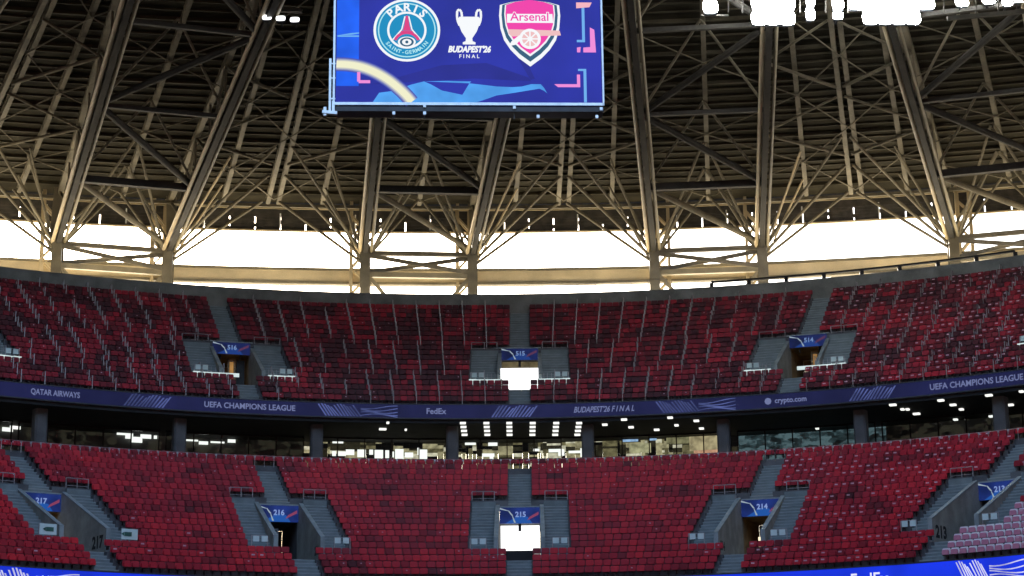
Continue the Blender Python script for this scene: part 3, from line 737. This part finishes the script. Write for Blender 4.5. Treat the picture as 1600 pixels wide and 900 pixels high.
# louvre band hanging at the outer edge
mb = MB()
LZ0, LZ1 = 42.15, 43.75
for s in range(-72, 72, 4):
    mb.bar(rp(s, -2.35, 44.5), rp(s+4, -2.35, 44.5), .12, 1.85)
    for s2 in (s, s+2):
        for i, z in enumerate((LZ0+.02, LZ0+.31, LZ0+.6, LZ0+.89, LZ0+1.18, LZ0+1.45)):
            gap = 1.91 if (i in (0, 1, 3) or (i == 2 and s2 % 3)) and i != (s2//2) % 4 else 2.0
            mb.bar(rp(s2+(2-gap), -2.4, z), rp(s2+2, -2.4, z), .3, .27)
mb.build('louvre_band', M['louvre'], roof)
mb = MB()
for s in range(-72, 72, 4): mb.bar(rp(s, -2.2, LZ0-.2), rp(s+4, -2.2, LZ0-.2), .3, .12); mb.bar(rp(s, -1.9, LZ1+.05), rp(s+4, -1.9, LZ1+.05), .16, .14)
mb.build('louvre_sill', M['beam'], roof)
for i, s in enumerate([q*2.0-38 for q in range(41)]):
    mb = MB(); mb.bar(rp(s, -2.1, LZ0+.0), rp(s, -2.1, LZ0+1.25-.45*((i*7) % 3)/2), .10)
    if -45 < s < 48 and i % 3 == 0: mb.build('sky_glint_bar', M['white'], roof)  # white bars painted as glints of sky between the louvres
mb = MB()
for sg in (-1, 1):
    for off in (0, .4):
        mb.face([(sg*72, 128, 46+off+H), (sg*41, 94, zs(52)+off+H), (sg*42, -12, zs(52)+off+H), (sg*98, -66, 46+off+H), (sg*98, 95, 46+off+H)])
for off in (0, .4): mb.face([(-42, -12, zs(52)+off+H), (42, -12, zs(52)+off+H), (98, -66, 46+off+H), (-98, -66, 46+off+H)])
mb.build('far_decking', M['deck'], roof)
sst = thing('side_stands', (0, 0, 0), 'red-seated stands running round the rest of the ground, outside the picture', 'grandstand')
mb = MB()
for sg in (-1, 1): mb.face([(sg*40, 84, 4), (sg*40, -14, 4), (sg*88, -58, 37), (sg*88, 95, 37)])
mb.face([(-40, -16, 2), (40, -16, 2), (84, -60, 37), (-84, -60, 37)])
ft = mb; mb = MB()
wl = [(-74, 128), (-97, 95), (-98, -66), (98, -66), (97, 95), (74, 128)]
for (x0, y0), (x1, y1) in zip(wl, wl[1:]): mb.face([(x0*.99, y0*.99, 34), (x1*.99, y1*.99, 34), (x1*.99, y1*.99, 48.4), (x0*.99, y0*.99, 48.4)])
mb.build('added_sky_wall', M['louvre'], sst); mb = ft  # unseen closed facade, put in to cut low sky light
mb.build('far_terrace', surf('far_red_seats', (.10, .022, .024), .8), sst)
# cream ring beam behind the columns
rbm = thing('ring_beam', (0, 0, 0), 'long cream steel ring beam behind the roof columns, above the rear wall', 'beam')
mb = MB()
for s in range(-72, 72, 4): mb.bar(rp(s, -1.9, 38.05), rp(s+4, -1.9, 38.05), .5, .92)
mb.build('box_girder', M['beam'], rbm)
mb = MB()
for s in range(-72, 72, 4): mb.bar(rp(s, -1.9, 38.62), rp(s+4, -1.9, 38.62), .8, .2); mb.bar(rp(s, -1.9, 37.46), rp(s+4, -1.9, 37.46), .75, .2)
mb.build('flange', M['steel'], rbm)

NP = {-56.6: 'beyond the left edge', -33.1: 'at the far left', -9.0: 'left of the middle', 14.4: 'right of the middle', 37.8: 'at the far right', 61.4: 'beyond the right edge'}
LEG = {(14.4, -1): .7, (14.4, 1): -.7, (37.8, -1): .9, (61.4, -1): 1.1, (61.4, 1): 1.1}
def truss(sc):
    a = th_(sc); lat = Vector((Cc(a), -S(a), 0)); inw = Vector((-S(a), -Cc(a), 0)); b0 = rb(sc)
    P = lambda l, t, z: b0+lat*l+inw*t+Vector((0, 0, z+H))
    root = thing('roof_truss', b0+Vector((0, 0, 34+H)), 'tan steel twin-column roof truss with cross bracing and fanned struts, %s' % NP[sc], 'roof truss', 'twin-column roof trusses')
    def add(name, mb, mat='steel', parent=root, smooth=False):
        for i, v in enumerate(mb.v): mb.v[i] = (v[0]-root.location.x, v[1]-root.location.y, v[2]-root.location.z)
        return mb.build(name, M[mat], parent, smooth)
    zn = 39.9; zc = lambda t: zn+SL*t
    for s in (-1, 1):
        l = s*HW
        mb = MB(); mb.ibeam(P(l, 0, 33.7), P(l, 0, zn+.3), .8, .8, .1); mb.bar(P(l, 0, 33.7), P(l, 0, zn), .42, .72); add('column', mb, 'column')
        mb = MB()                                    # laced rear leg
        l2 = l+LEG.get((sc, s), -.62)
        for dl, dt in ((-.45, -1.0), (.45, -1.0), (-.45, -1.7), (.45, -1.7)): mb.bar(P(l2+dl*1.1, dt, 33.7), P(l2+dl*1.1, dt, zs(0)), .24)
        z = 34.2; q = 1
        while z < 43: mb.bar(P(l2-.5*q, -1.0, z), P(l2+.5*q, -1.0, z+1.1), .15); mb.bar(P(l2-.5*q, -1.7, z), P(l2+.5*q, -1.7, z+1.1), .12); z += 1.1; q = -q
        add('laced_leg', mb, 'beam')
        mb = MB(); mb.bar(P(l+s*.25, -.2, zn), P(l+s*.1, -.1, zs(0)), .75, .4); add('column_head', mb, 'column')
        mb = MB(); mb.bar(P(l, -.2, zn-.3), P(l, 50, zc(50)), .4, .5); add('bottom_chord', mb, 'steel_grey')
        for (dl, w_, m_) in ((-.44, .155, 'beam'), (.46, .13, 'brace')):  # cream left tube paints the bright edge highlight along the chord
            mb = MB(); mb.tube(P(l+dl, -.2, zn-.3), P(l+dl, 50, zc(50)), w_, 10); add('edge_tube', mb, m_)
        mb = MB(); mb.bar(P(l, -.2, zs(0)-.35), P(l, 50, zs(50)-.35), .42, .46); add('top_chord', mb)
        ts = [0, 5.7, 11.4, 17.2, 23, 28.8, 34.6, 40.4, 46.2]
        mb = MB()
        for t0, t1 in zip(ts, ts[1:]):
            mb.tube(P(l, t1, zc(t1)+.1), P(l, t1, zs(t1)-.5), .09, 6)
            if ts.index(t0) % 2: mb.tube(P(l, t0, zc(t0)), P(l, t1, zs(t1)-.4), .13, 8)
            else: mb.tube(P(l, t0, zs(t0)-.4), P(l, t1, zc(t1)), .13, 8)
        add('web', mb)
        # inclined legs from the column head to the inner beams and the struts fanned to the next bay
        so_, pi_ = s*HW, s*(B_/2-.6)
        for (t1, lz, zlow) in ((.6, pi_, 38.9), (5.5, pi_-s*.15, 39.3), (10.5, pi_-s*.3, 39.7)):
            mb = MB(); mb.tube(P(l+s*.35, -.3, zlow), rp(sc+s*(B_/2-.42), t1, zs(t1)-.6), .13 if t1 < 6 else .11, 8); add('fan_strut', mb)
        for (t1, lz) in ((.6, s*7.85), (7, s*7.3)):
            mb = MB(); mb.tube(P(l+s*.3, -.4, 40.0), rp(sc+s*7.85, t1, zs(t1)-.5), .10, 8); add('fan_strut', mb)
        for (t1, lz) in ((1.2, 0.25*s), (6, .3*s), (10.5, .2*s)):
            mb = MB(); mb.tube(P(l-s*.3, -.3, 39.4), rp(sc+.1*s, t1, zs(t1)-.5), .11, 8); add('fan_strut', mb)
        for (t1, zl) in ((3.2, 39.0), (8.2, 39.5)):
            mb = MB(); mb.tube(P(l+s*.35, -.9, zl), rp(sc+s*(B_/2-3.9), t1, zs(t1)-.5), .085, 7); add('fan_strut', mb, 'beam' if s > 0 else 'steel')
        # horizontal wind struts in the roof plane out to the secondary beams
        for t1 in (12, 23):
            mb = MB(); z = zs(t1)-.75
            mb.tube(P(l, t1, z), rp(sc+s*(B_/2-.42), t1-4.5, zs(t1-4.5)-.65), .13, 8); mb.tube(P(l, t1, z), rp(sc+s*(B_/2-.42), t1+5, zs(t1+5)-.65), .10, 8); add('wind_brace', mb)
    for t in (11.2, 23, 34.6, 46.2):
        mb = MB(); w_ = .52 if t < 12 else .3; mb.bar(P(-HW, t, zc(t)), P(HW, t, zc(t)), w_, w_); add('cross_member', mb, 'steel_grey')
    for q, (t0, t1) in enumerate(((.2, 11.2), (11.2, 23), (23, 34.6), (34.6, 46.2))):
        s = 1 if q % 2 == 0 else -1
        if q: mb = MB(); mb.tube(P(-s*HW, t0, zc(t0)+.05), P(s*HW, t1, zc(t1)+.05), .26 if q < 2 else .24, 10); add('diagonal', mb, 'steel_grey')
        else: mb = MB(); mb.tube(P(HW, 0, 39.9), P(-HW, 11.2, zc(11.2)), .24, 10); add('diagonal', mb, 'steel')
        mb = MB(); mb.tube(P(s*HW, t0, zc(t0)+.2), P(0, (t0+t1)/2, zs((t0+t1)/2)-.5), .1, 8); mb.tube(P(-s*HW, t0, zc(t0)+.2), P(0, (t0+t1)/2, zs((t0+t1)/2)-.5), .1, 8); add('diagonal', mb)
    # braced panel between the two columns
    mb = MB(); mb.bar(P(-HW, .0, 39.55), P(HW, .0, 39.55), .4, .36); add('cross_member', mb, 'column')
    mb = MB(); mb.bar(P(-HW, .0, 37.75), P(HW, .0, 37.75), .4, .42); add('cross_member', mb, 'brace')
    for s in (-1, 1):
        mb = MB(); mb.bar(P(-s*HW, .0+.18*s, 39.35), P(s*HW, .0+.18*s, 37.95), .15, .34); add('cross_brace', mb, 'column')
        mb = MB(); mb.bar(P(s*(HW-.3), 0, 37.6), P(s*1.25, 0, 34.3), .2, .3); add('knee_brace', mb, 'brace')
for sc in (-56.6, -33.1, -9.0, 14.4, 37.8, 61.4):
    truss(sc)

# cable tray on the rear wall and the thin rail
tr = thing('cable_tray', (0, 0, 0), 'dark cable tray on short brackets along the rear wall, right half', 'cable tray')
mb = MB(); mb2 = MB(); a0, a1 = R(12), R(30.5)
ring(mb, rw+.1, rw+.4, 35.80, 35.94, a0, a1); mb.build('tray', M['black'], tr)
for i in range(9):
    a = a0+(a1-a0)*i/8; mb2 = MB(); mb2.bar(pol(rw+.25, a, 35.4), pol(rw+.25, a, 35.80), .3, .2); mb2.build('tray_bracket', M['black'], tr)
tr = thing('rear_rail', (0, 0, 0), 'thin steel rail standing on the rear wall, just right of the middle', 'railing')
mb = MB(); a0, a1 = R(-.8), R(9.2)
for i in range(10):
    a = a0+(a1-a0)*i/9; mb.tube(pol(rw+.3, a, 35.4), pol(rw+.3, a, 36.15+.25*i/9), .02, 5)
    if i:
        b_ = a0+(a1-a0)*(i-1)/9; mb.tube(pol(rw+.3, b_, 36.1+.25*(i-1)/9), pol(rw+.3, a, 36.1+.25*i/9), .022, 5)
mb.build('rail', M['galv'], tr)

# ------------------------------------------------------------------ floodlights under the roof
FL = glow('floodlight_lens', (255, 255, 255), 400); FLs = glow('small_floodlight_lens', (255, 255, 255), 3)
def sq(v): return math.copysign(abs(v)**.55, v)
def flood(px, py, wpx, hpx, Y, mat, label, group):
    p = at(px, py, Y=Y); s = p.dot(FWD)/F; o = thing('floodlight', p+UPV, label, 'floodlight', group)
    o.rotation_euler = (R(-14), 0, 0)
    w_, h_ = wpx*s/2, hpx*s/2
    f = MB(); P3 = lambda u, v, d: (u, d, v)
    f.prism([(-w_, -h_), (w_, -h_), (w_, h_), (-w_, h_)], P3, .02, .3); f.box(-.06, .06, .3, .9, -.06, .06); f.build('housing', M['screen_case'], o)
    f = MB(); f.prism([(1.12*w_*sq(Cc(R(15*j_+7))), 1.12*h_*sq(S(R(15*j_+7)))) for j_ in range(24)], P3, -.01, .018); f.build('lens', mat, o)
GN = 'large floodlights hung under the roof at the right'
i = 0
spots = [(1110, 10, 20, 22)]
for x in (1186, 1208, 1230):
    for y in (-18, 4, 28): spots.append((x, y, 21.5, 22.5))
spots += [(1266, 0, 12, 20), (1266, 22, 12, 20), (1309, 4, 16, 22), (1309, 24, 14, 12)]
for x in (1338, 1360, 1382, 1404, 1426, 1448):
    for y in (-18, 4, 27): 
        if not (x in (1338, 1448) and y > 20): spots.append((x, y, 21.5, 22.5))
spots += [(1503, 2, 18, 16), (1545, 0, 18, 12), (1574, 4, 14, 10), (1594, -1, 16, 9)]
for i, (x, y, a, b) in enumerate(spots):
    row = 'top' if y < -5 else ('middle' if y < 12 else 'bottom')
    clu = 'lone' if x < 1150 else ('left cluster' if x < 1240 else ('narrow pair' if x < 1280 else ('gap pair' if x < 1320 else ('big cluster' if x < 1480 else 'far right row'))))
    clf = lambda x: 0 if x < 1150 else (1 if x < 1240 else (2 if x < 1280 else (3 if x < 1320 else (4 if x < 1480 else 5))))
    lin_ = lambda y: 0 if y < -5 else (1 if y < 12 else 2)
    mates = [q for q in spots if clf(q[0]) == clf(x) and lin_(q[1]) == lin_(y)]
    lbl = 'glaring white floodlight, %s in the %s line of the %s, upper right' % (ordn(sorted(mates).index((x, y, a, b))), row, clu)
    flood(x, y, a, b, 112+.02*i, FL, lbl, GN)
for i, (x, y) in enumerate(((417, 27), (438.5, 28.5), (460.5, 30.5))):
    flood(x, y, 13, 8, 114, FLs, 'small white spotlight, %s of the three left of the video screen' % ['leftmost', 'middle', 'rightmost'][i], 'three small spotlights on one bar')
p0, p1 = at(408, 14, Y=114.4), at(472, 17, Y=114.4)
mb = MB(); mb.bar(p0+UPV, p1+UPV, .3, .25); mb.bar((p0+p1)/2+UPV, (p0+p1)/2+UPV+Vector((0, 0, 2.2)), .2); tag(mb.build('lamp_bar', M['steel_grey']), 'short steel bar carrying the three small spotlights left of the screen', 'lamp bar')
pA, pB = at(1080, 45, Y=112.6), at(1640, 38, Y=112.6)
ctw = thing('catwalk', (0, 0, 0), 'steel catwalk carrying the glaring floodlights, upper right', 'catwalk')
mb = MB(); mb.bar(at(1095, 24, Y=112.5)+UPV, at(1138, 24, Y=112.5)+UPV, .12, .12); mb.bar(at(1480, 29, Y=112.5)+UPV, at(1620, 16, Y=112.5)+UPV, .25, .25); mb.bar(at(1100, -40, Y=112.9)+UPV, at(1640, -40, Y=112.9)+UPV, .5, .5); mb.build('walkway_beam', M['steel_grey'], ctw)
for x in (1138, 1160, 1250, 1290, 1325, 1475, 1525, 1560, 1610):
    mb = MB(); mb.bar(at(x, 20, Y=112.6)+UPV, at(x, -60, Y=112.6)+UPV, .08); mb.build('hanger', M['steel_grey'], ctw)

# ------------------------------------------------------------------ video screen
pl, pr, ptl = at(524, 160, Y=104.6), at(941, 164.5, Y=105.4), at(524, 0, Y=104.6)
SXv = (pr-pl); SXv.z = 0; SW_ = SXv.length; ang = math.atan2(SXv.y, SXv.x)
k_ = SW_/417.0                                   # metres per reference unit (screen is 417 units wide)
scr_o = thing('video_screen', pl+UPV, 'huge blue video screen with two club crests and a trophy, hung under the roof', 'video screen', None, ang)
SHT = 250
def q(u, v, d=.0): return ((u-524)*k_, -d, (162-v)*k_*1.0)
G = lambda n, c, m_=0, s_=1: glow(n, c, 1, m_, s_)
mb = MB(); mb.hexa([q(524, 162, -.35), q(941, 162, -.35), q(941, 162, 0), q(524, 162, 0)][::-1]+[q(524, 162-SHT, -.35), q(941, 162-SHT, -.35), q(941, 162-SHT, 0), q(524, 162-SHT, 0)][::-1])
mb.build('display_panel', G('screen_blue', (38, 44, 158), .16, .22), scr_o)
mb = MB()
mb.bar(q(521, 164.3, .02), q(944, 164.3, .02), .12, .16); mb.bar(q(521.5, 166, .02), q(521.5, -90, .02), .12, .14); mb.bar(q(943, 166, .02), q(943, -90, .02), .10, .12); mb.build('frame', M['alu'], scr_o)
mb = MB(); mb.box(*[c for c in (q(524, 0)[0], q(943, 0)[0], .0, 1.2, q(0, 176)[2], q(0, 168.5)[2])]); mb.build('bottom_housing', M['screen_case'], scr_o)
mb = MB(); mb.box(q(530, 0)[0], q(936, 0)[0], .4, 1.4, q(0, -88)[2], q(0, 167)[2]); mb.build('rear_housing', M['screen_case'], scr_o)
for u, v in ((663, 168), (663, 180), (803, 170), (615, 180), (840, 185), (932, 185), (939, 172)):
    mb = MB(); x, y, z = q(u, v); mb.box(x-.08, x+.08, -.12, .05, z-.09, z+.09); mb.build('lug', M['alu'], scr_o)
for u in (663, 803, 615, 840, 932):
    mb = MB(); x, y, z = q(u, 186); mb.bar((x, .3, z), (x, .3, z+.9), .05); mb.build('lug_rod', M['screen_case'], scr_o)
mb = MB(); mb.bar(q(515.5, 90), q(515.5, 176), .13); mb.bar(q(515, 98), q(524, 98), .07); mb.bar(q(515, 122), q(524, 122), .07); mb.bar(q(515, 156), q(524, 156), .09); mb.bar(q(521, 160), q(521, 180), .16); mb.build('side_post', M['alu'], scr_o)
mb = MB(); mb.bar(q(504, 178), q(527, 180), .3, .18); mb.bar(q(508, 170), q(508, 184), .16); mb.build('clamp', M['alu'], scr_o)
mb = MB(); mb.bar(q(560, -85), tuple(Vector(q(560, -85))+Vector((0, .8, 9))), .3); mb.bar(q(900, -85), tuple(Vector(q(900, -85))+Vector((0, .8, 9))), .3); mb.build('hanger', M['steel_grey'], scr_o)
def flat(name, mat, polys, d, parent):
    b = MB()
    for p in polys: b.face([q(x, y, d) for x, y in p])
    return b.build(name, mat, parent)
def disc(cx, cy, rx, ry=None, n=48, a0=0, a1=2*math.pi):
    ry = ry or rx; return [(cx+rx*Cc(a0+(a1-a0)*i/n), cy+ry*S(a0+(a1-a0)*i/n)) for i in range(n)]
def annulus(cx, cy, r0, r1, n=48, a0=0, a1=2*math.pi, sy=1):
    out = []
    for i in range(n):
        t0 = a0+(a1-a0)*i/n; t1 = a0+(a1-a0)*(i+1)/n
        out.append([(cx+r0*Cc(t0), cy+sy*r0*S(t0)), (cx+r1*Cc(t0), cy+sy*r1*S(t0)), (cx+r1*Cc(t1), cy+sy*r1*S(t1)), (cx+r0*Cc(t1), cy+sy*r0*S(t1))])
    return out
def stroke(pts, w):
    out = []
    for (x0, y0), (x1, y1) in zip(pts, pts[1:]):
        L = math.hypot(x1-x0, y1-y0) or 1; nx, ny = -(y1-y0)/L*w/2, (x1-x0)/L*w/2
        out.append([(x0-nx, y0-ny), (x1-nx, y1-ny), (x1+nx, y1+ny), (x0+nx, y0+ny)])
    return out
cy_ = G('screen_cyan', (78, 158, 236), .12, .8); cyb = G('screen_royal', (24, 92, 236), .22, .5); cyl = G('screen_light_blue', (110, 175, 235)); wht = G('screen_white', (246, 248, 250)); yel = G('screen_pale_yellow', (240, 238, 200)); yel2 = G('screen_soft_yellow', (150, 160, 190))
pnk = G('screen_pink', (240, 140, 215)); teal = G('crest_teal', (20, 140, 190)); tealr = G('crest_ring', (175, 232, 240)); red = G('crest_red', (222, 62, 128)); mag = G('crest_magenta', (240, 62, 168)); gold = G('crest_gold', (238, 190, 190)); dgr = G('crest_green', (50, 92, 120)); dn = G('crest_navy', (34, 70, 110)); navy = G('screen_navy', (36, 38, 140), .1, .4)
flat('blue_block', cyb, [[(525, 135), (560, 135), (560, -88), (525, -88)]], .006, scr_o)
flat('block_line', cyl, [[(526, 51), (560, 51), (560, 53.5), (526, 53.5)], [(526, 51), (548, 47), (560, 46), (560, 48), (548, 50)]], .012, scr_o)
flat('cyan_figure', cy_, [[(582, 161.5), (592, 146), (620, 142), (640, 133), (662, 127), (673, 132), (690, 142), (722, 149), (733, 130), (760, 133), (775, 135), (800, 136), (742, 161.5)], [(742, 161.5), (800, 136), (815, 135), (830, 131), (845, 131), (850, 137), (840, 139), (800, 146), (775, 150), (762, 155), (744, 161.5)], [(845, 131), (850, 137), (855, 146), (850, 142), (842, 138)], [(662, 127), (733, 130), (736, 127), (700, 126)]], .012, scr_o)
arc = [(525, 99), (545, 100), (565, 104), (585, 112), (605, 124), (622, 138), (634, 150), (643, 161)]
def smooth(p, k=6):
    out = []
    for i in range(len(p)-1):
        a_, b_, c_, d_ = p[max(0, i-1)], p[i], p[i+1], p[min(len(p)-1, i+2)]
        for j in range(k):
            t = j/k; out.append(tuple(.5*(2*b_[m]+(c_[m]-a_[m])*t+(2*a_[m]-5*b_[m]+4*c_[m]-d_[m])*t*t+(3*b_[m]-a_[m]-3*c_[m]+d_[m])*t**3) for m in (0, 1)))
    return out+[p[-1]]
def band(p, w):                              # one joined ribbon, no seams
    L_, R_ = [], []
    for i, (x, y) in enumerate(p):
        (xa, ya), (xb, yb) = p[max(0, i-1)], p[min(len(p)-1, i+1)]; l = math.hypot(xb-xa, yb-ya); nx, ny = -(yb-ya)/l*w/2, (xb-xa)/l*w/2
        L_.append((x-nx, y-ny)); R_.append((x+nx, y+ny))
    return [[L_[i], L_[i+1], R_[i+1], R_[i]] for i in range(len(p)-1)]
arc = smooth(arc)
for w_, c_, d_ in ((23, (72, 80, 170), .016), (20, (115, 122, 180), .018), (17, (165, 168, 190), .020), (14, (205, 205, 195), .022), (10.5, (240, 238, 202), .024)):
    flat('yellow_arc', G('screen_arc', c_), band(arc, w_), d_, scr_o)
flat('corner_mark', pnk, stroke([(560, 112), (560, 128), (578, 128)], 5), .03, scr_o)
flat('corner_mark', pnk, [[(866, 131), (907, 131), (907, 136), (872, 136)], [(902, 115), (907, 115), (907, 131), (902, 131)]], .03, scr_o)
flat('corner_mark', pnk, [[(924, 36), (931, 40), (933, 78), (913, 78), (913, 70), (924, 69)], [(903, 70), (909, 69), (908, 78), (903, 78)]], .03, scr_o)
flat('corner_mark', G('screen_salmon', (245, 180, 190)), [[(903, -6), (928, -6), (924, 2), (903, 4)]], .03, scr_o)
flat('blue_bracket', cyl, [[(911.5, 3), (916, 3), (916, 61), (903, 61), (903, 57), (911.5, 57)]], .026, scr_o)
flat('blue_bracket', cyl, [[(904, 105.5), (917, 105.5), (917, 161), (912.5, 161), (912.5, 109), (904, 109)]], .026, scr_o)
flat('faint_streak', navy, [[(580, 132), (690, 100), (760, 96), (826, 120), (830, 126), (740, 122)], [(800, 70), (812, 66), (836, 122), (829, 124)]], .008, scr_o)
# round crest
cr = flat('round_crest', teal, [disc(635, 42, 51)], .03, scr_o)
flat('crest_rim', wht, annulus(635, 42, 48.5, 52.5), .036, cr); flat('crest_rim', tealr, annulus(635, 42, 43.5, 45.5), .036, cr); flat('crest_rim', wht, annulus(635, 42, 27.5, 31), .036, cr)
flat('tower', red, [[(633.2, 18), (636.8, 18), (639, 34), (641.5, 43), (628.5, 43), (631, 34)], [(626, 43.5), (644, 43.5), (645.5, 48), (624.5, 48)]]+annulus(635, 66, 17.5, 22, 14, math.pi*1.12, math.pi*1.88, 1.0), .042, cr)
flat('tower_edge', wht, stroke([(632, 19), (627, 41), (613, 58)], 2)+stroke([(638, 19), (643, 41), (657, 58)], 2), .04, cr)
flat('emblem', wht, [disc(635, 62, 14, 9)], .044, cr); flat('emblem', dgr, annulus(635, 62, 7.5, 11, 20, 0, 2*math.pi, .7)+[disc(635, 62, 2.5)], .047, cr)
def arc_text(body, cx, cy, rad, a0, a1, size, mat, parent, d=.05, flip=False, bold=.0):
    n = len(body)
    for i, ch in enumerate(body):
        if ch == ' ': continue
        t = a0+(a1-a0)*(i+.5)/n; px, py = cx+rad*Cc(t), cy-rad*S(t); rot = t-math.pi/2 if not flip else t+math.pi/2
        v, f = text_mesh(ch, size, bold); b = MB(); b.f = f; b.mi = [0]*len(f)
        b.v = [q(px+p.x*Cc(rot)-p.y*S(rot), py-(p.x*S(rot)+p.y*Cc(rot)), d) for p in v]; b.build('crest_letter', mat, parent)
arc_text('PARIS', 635, 42, 37.5, R(143), R(37), 19, wht, cr, bold=.6)
arc_text('SAINT-GERMAIN', 635, 42, 37.5, R(212), R(328), 8.5, tealr, cr, flip=True, bold=.25)
# trophy
tp = flat('trophy', wht, [[(716, 22), (750, 22), (750, 30), (745, 44), (738, 55), (728, 55), (721, 44), (716, 30)], [(728, 55), (738, 55), (738.5, 60), (743, 62), (743, 65.5), (723, 65.5), (723, 62), (727.5, 60)], [(718, 19), (748, 19), (750, 22), (716, 22)]], .03, scr_o)
for s_ in (-1, 1): flat('trophy_handle', wht, stroke([(733+s_*11, 19), (733+s_*12, 11), (733+s_*15, 7), (733+s_*18.5, 9), (733+s_*19, 18), (733+s_*18, 26), (733+s_*15, 34)], 3.6), .034, tp)
bt = text_obj("BUDAPEST'26", 14, lambda x, y: q(733+x, 74-y, .03), 'lettering', wht, scr_o, bold=.7, sx=.80, italic=.25)
text_obj('F I N A L', 8.5, lambda x, y: q(733+x, 85.5-y, .03), 'lettering', wht, scr_o, bold=.15)
# shield crest
def shield(k):
    L = [(-47, -4), (-48.5, 14), (-46.5, 36), (-41, 55), (-31, 71), (-18, 85), (0, 99)]
    pts = [(x*k, y) for x, y in L]; pts += [(-x, y) for x, y in pts[-2::-1]]
    top = [(30*k, -9), (0, -13), (-30*k, -9)]
    return [(829+x, 3+(y-0)*(k if y > 0 else 1)) for x, y in pts+top]
sh_ = flat('shield_crest', wht, [shield(1)], .03, scr_o)
flat('crest_field', dgr, [shield(.92)], .034, sh_); flat('crest_field', wht, [shield(.83)], .038, sh_); flat('crest_field', mag, [shield(.79)], .042, sh_)
flat('crest_band', wht, [[(793, 14), (865, 14), (866, 29), (793, 29)]], .046, sh_)
text_obj('Arsenal', 20, lambda x, y: q(829+x, 19.5-y, .054), 'crest_lettering', mag, sh_, bold=.25, sx=1.0)
text_obj('Arsenal', 20, lambda x, y: q(829+x, 19.5-y, .05), 'crest_lettering', wht, sh_, bold=1.3, sx=1.0)
cn = flat('cannon', gold, [[(795, 40), (846, 41), (876, 42), (878, 50), (846, 51), (800, 52), (795, 47)]], .05, sh_)
flat('cannon_wheel', wht, annulus(829, 56, 12.5, 17)+[disc(829, 56, 4)]+sum([stroke([(829, 56), (829+15*Cc(t*math.pi/4), 56+15*S(t*math.pi/4))], 2.2) for t in range(8)], []), .056, cn)
flat('gun_carriage', wht, [[(812, 50), (820, 52), (806, 66), (795, 68), (800, 60)], disc(829, 56, 17)], .052, cn)
flat('gun_carriage', gold, [disc(829, 56, 12.5)], .054, cn)
print('seats', len(all_seats), 'singles', len(single))
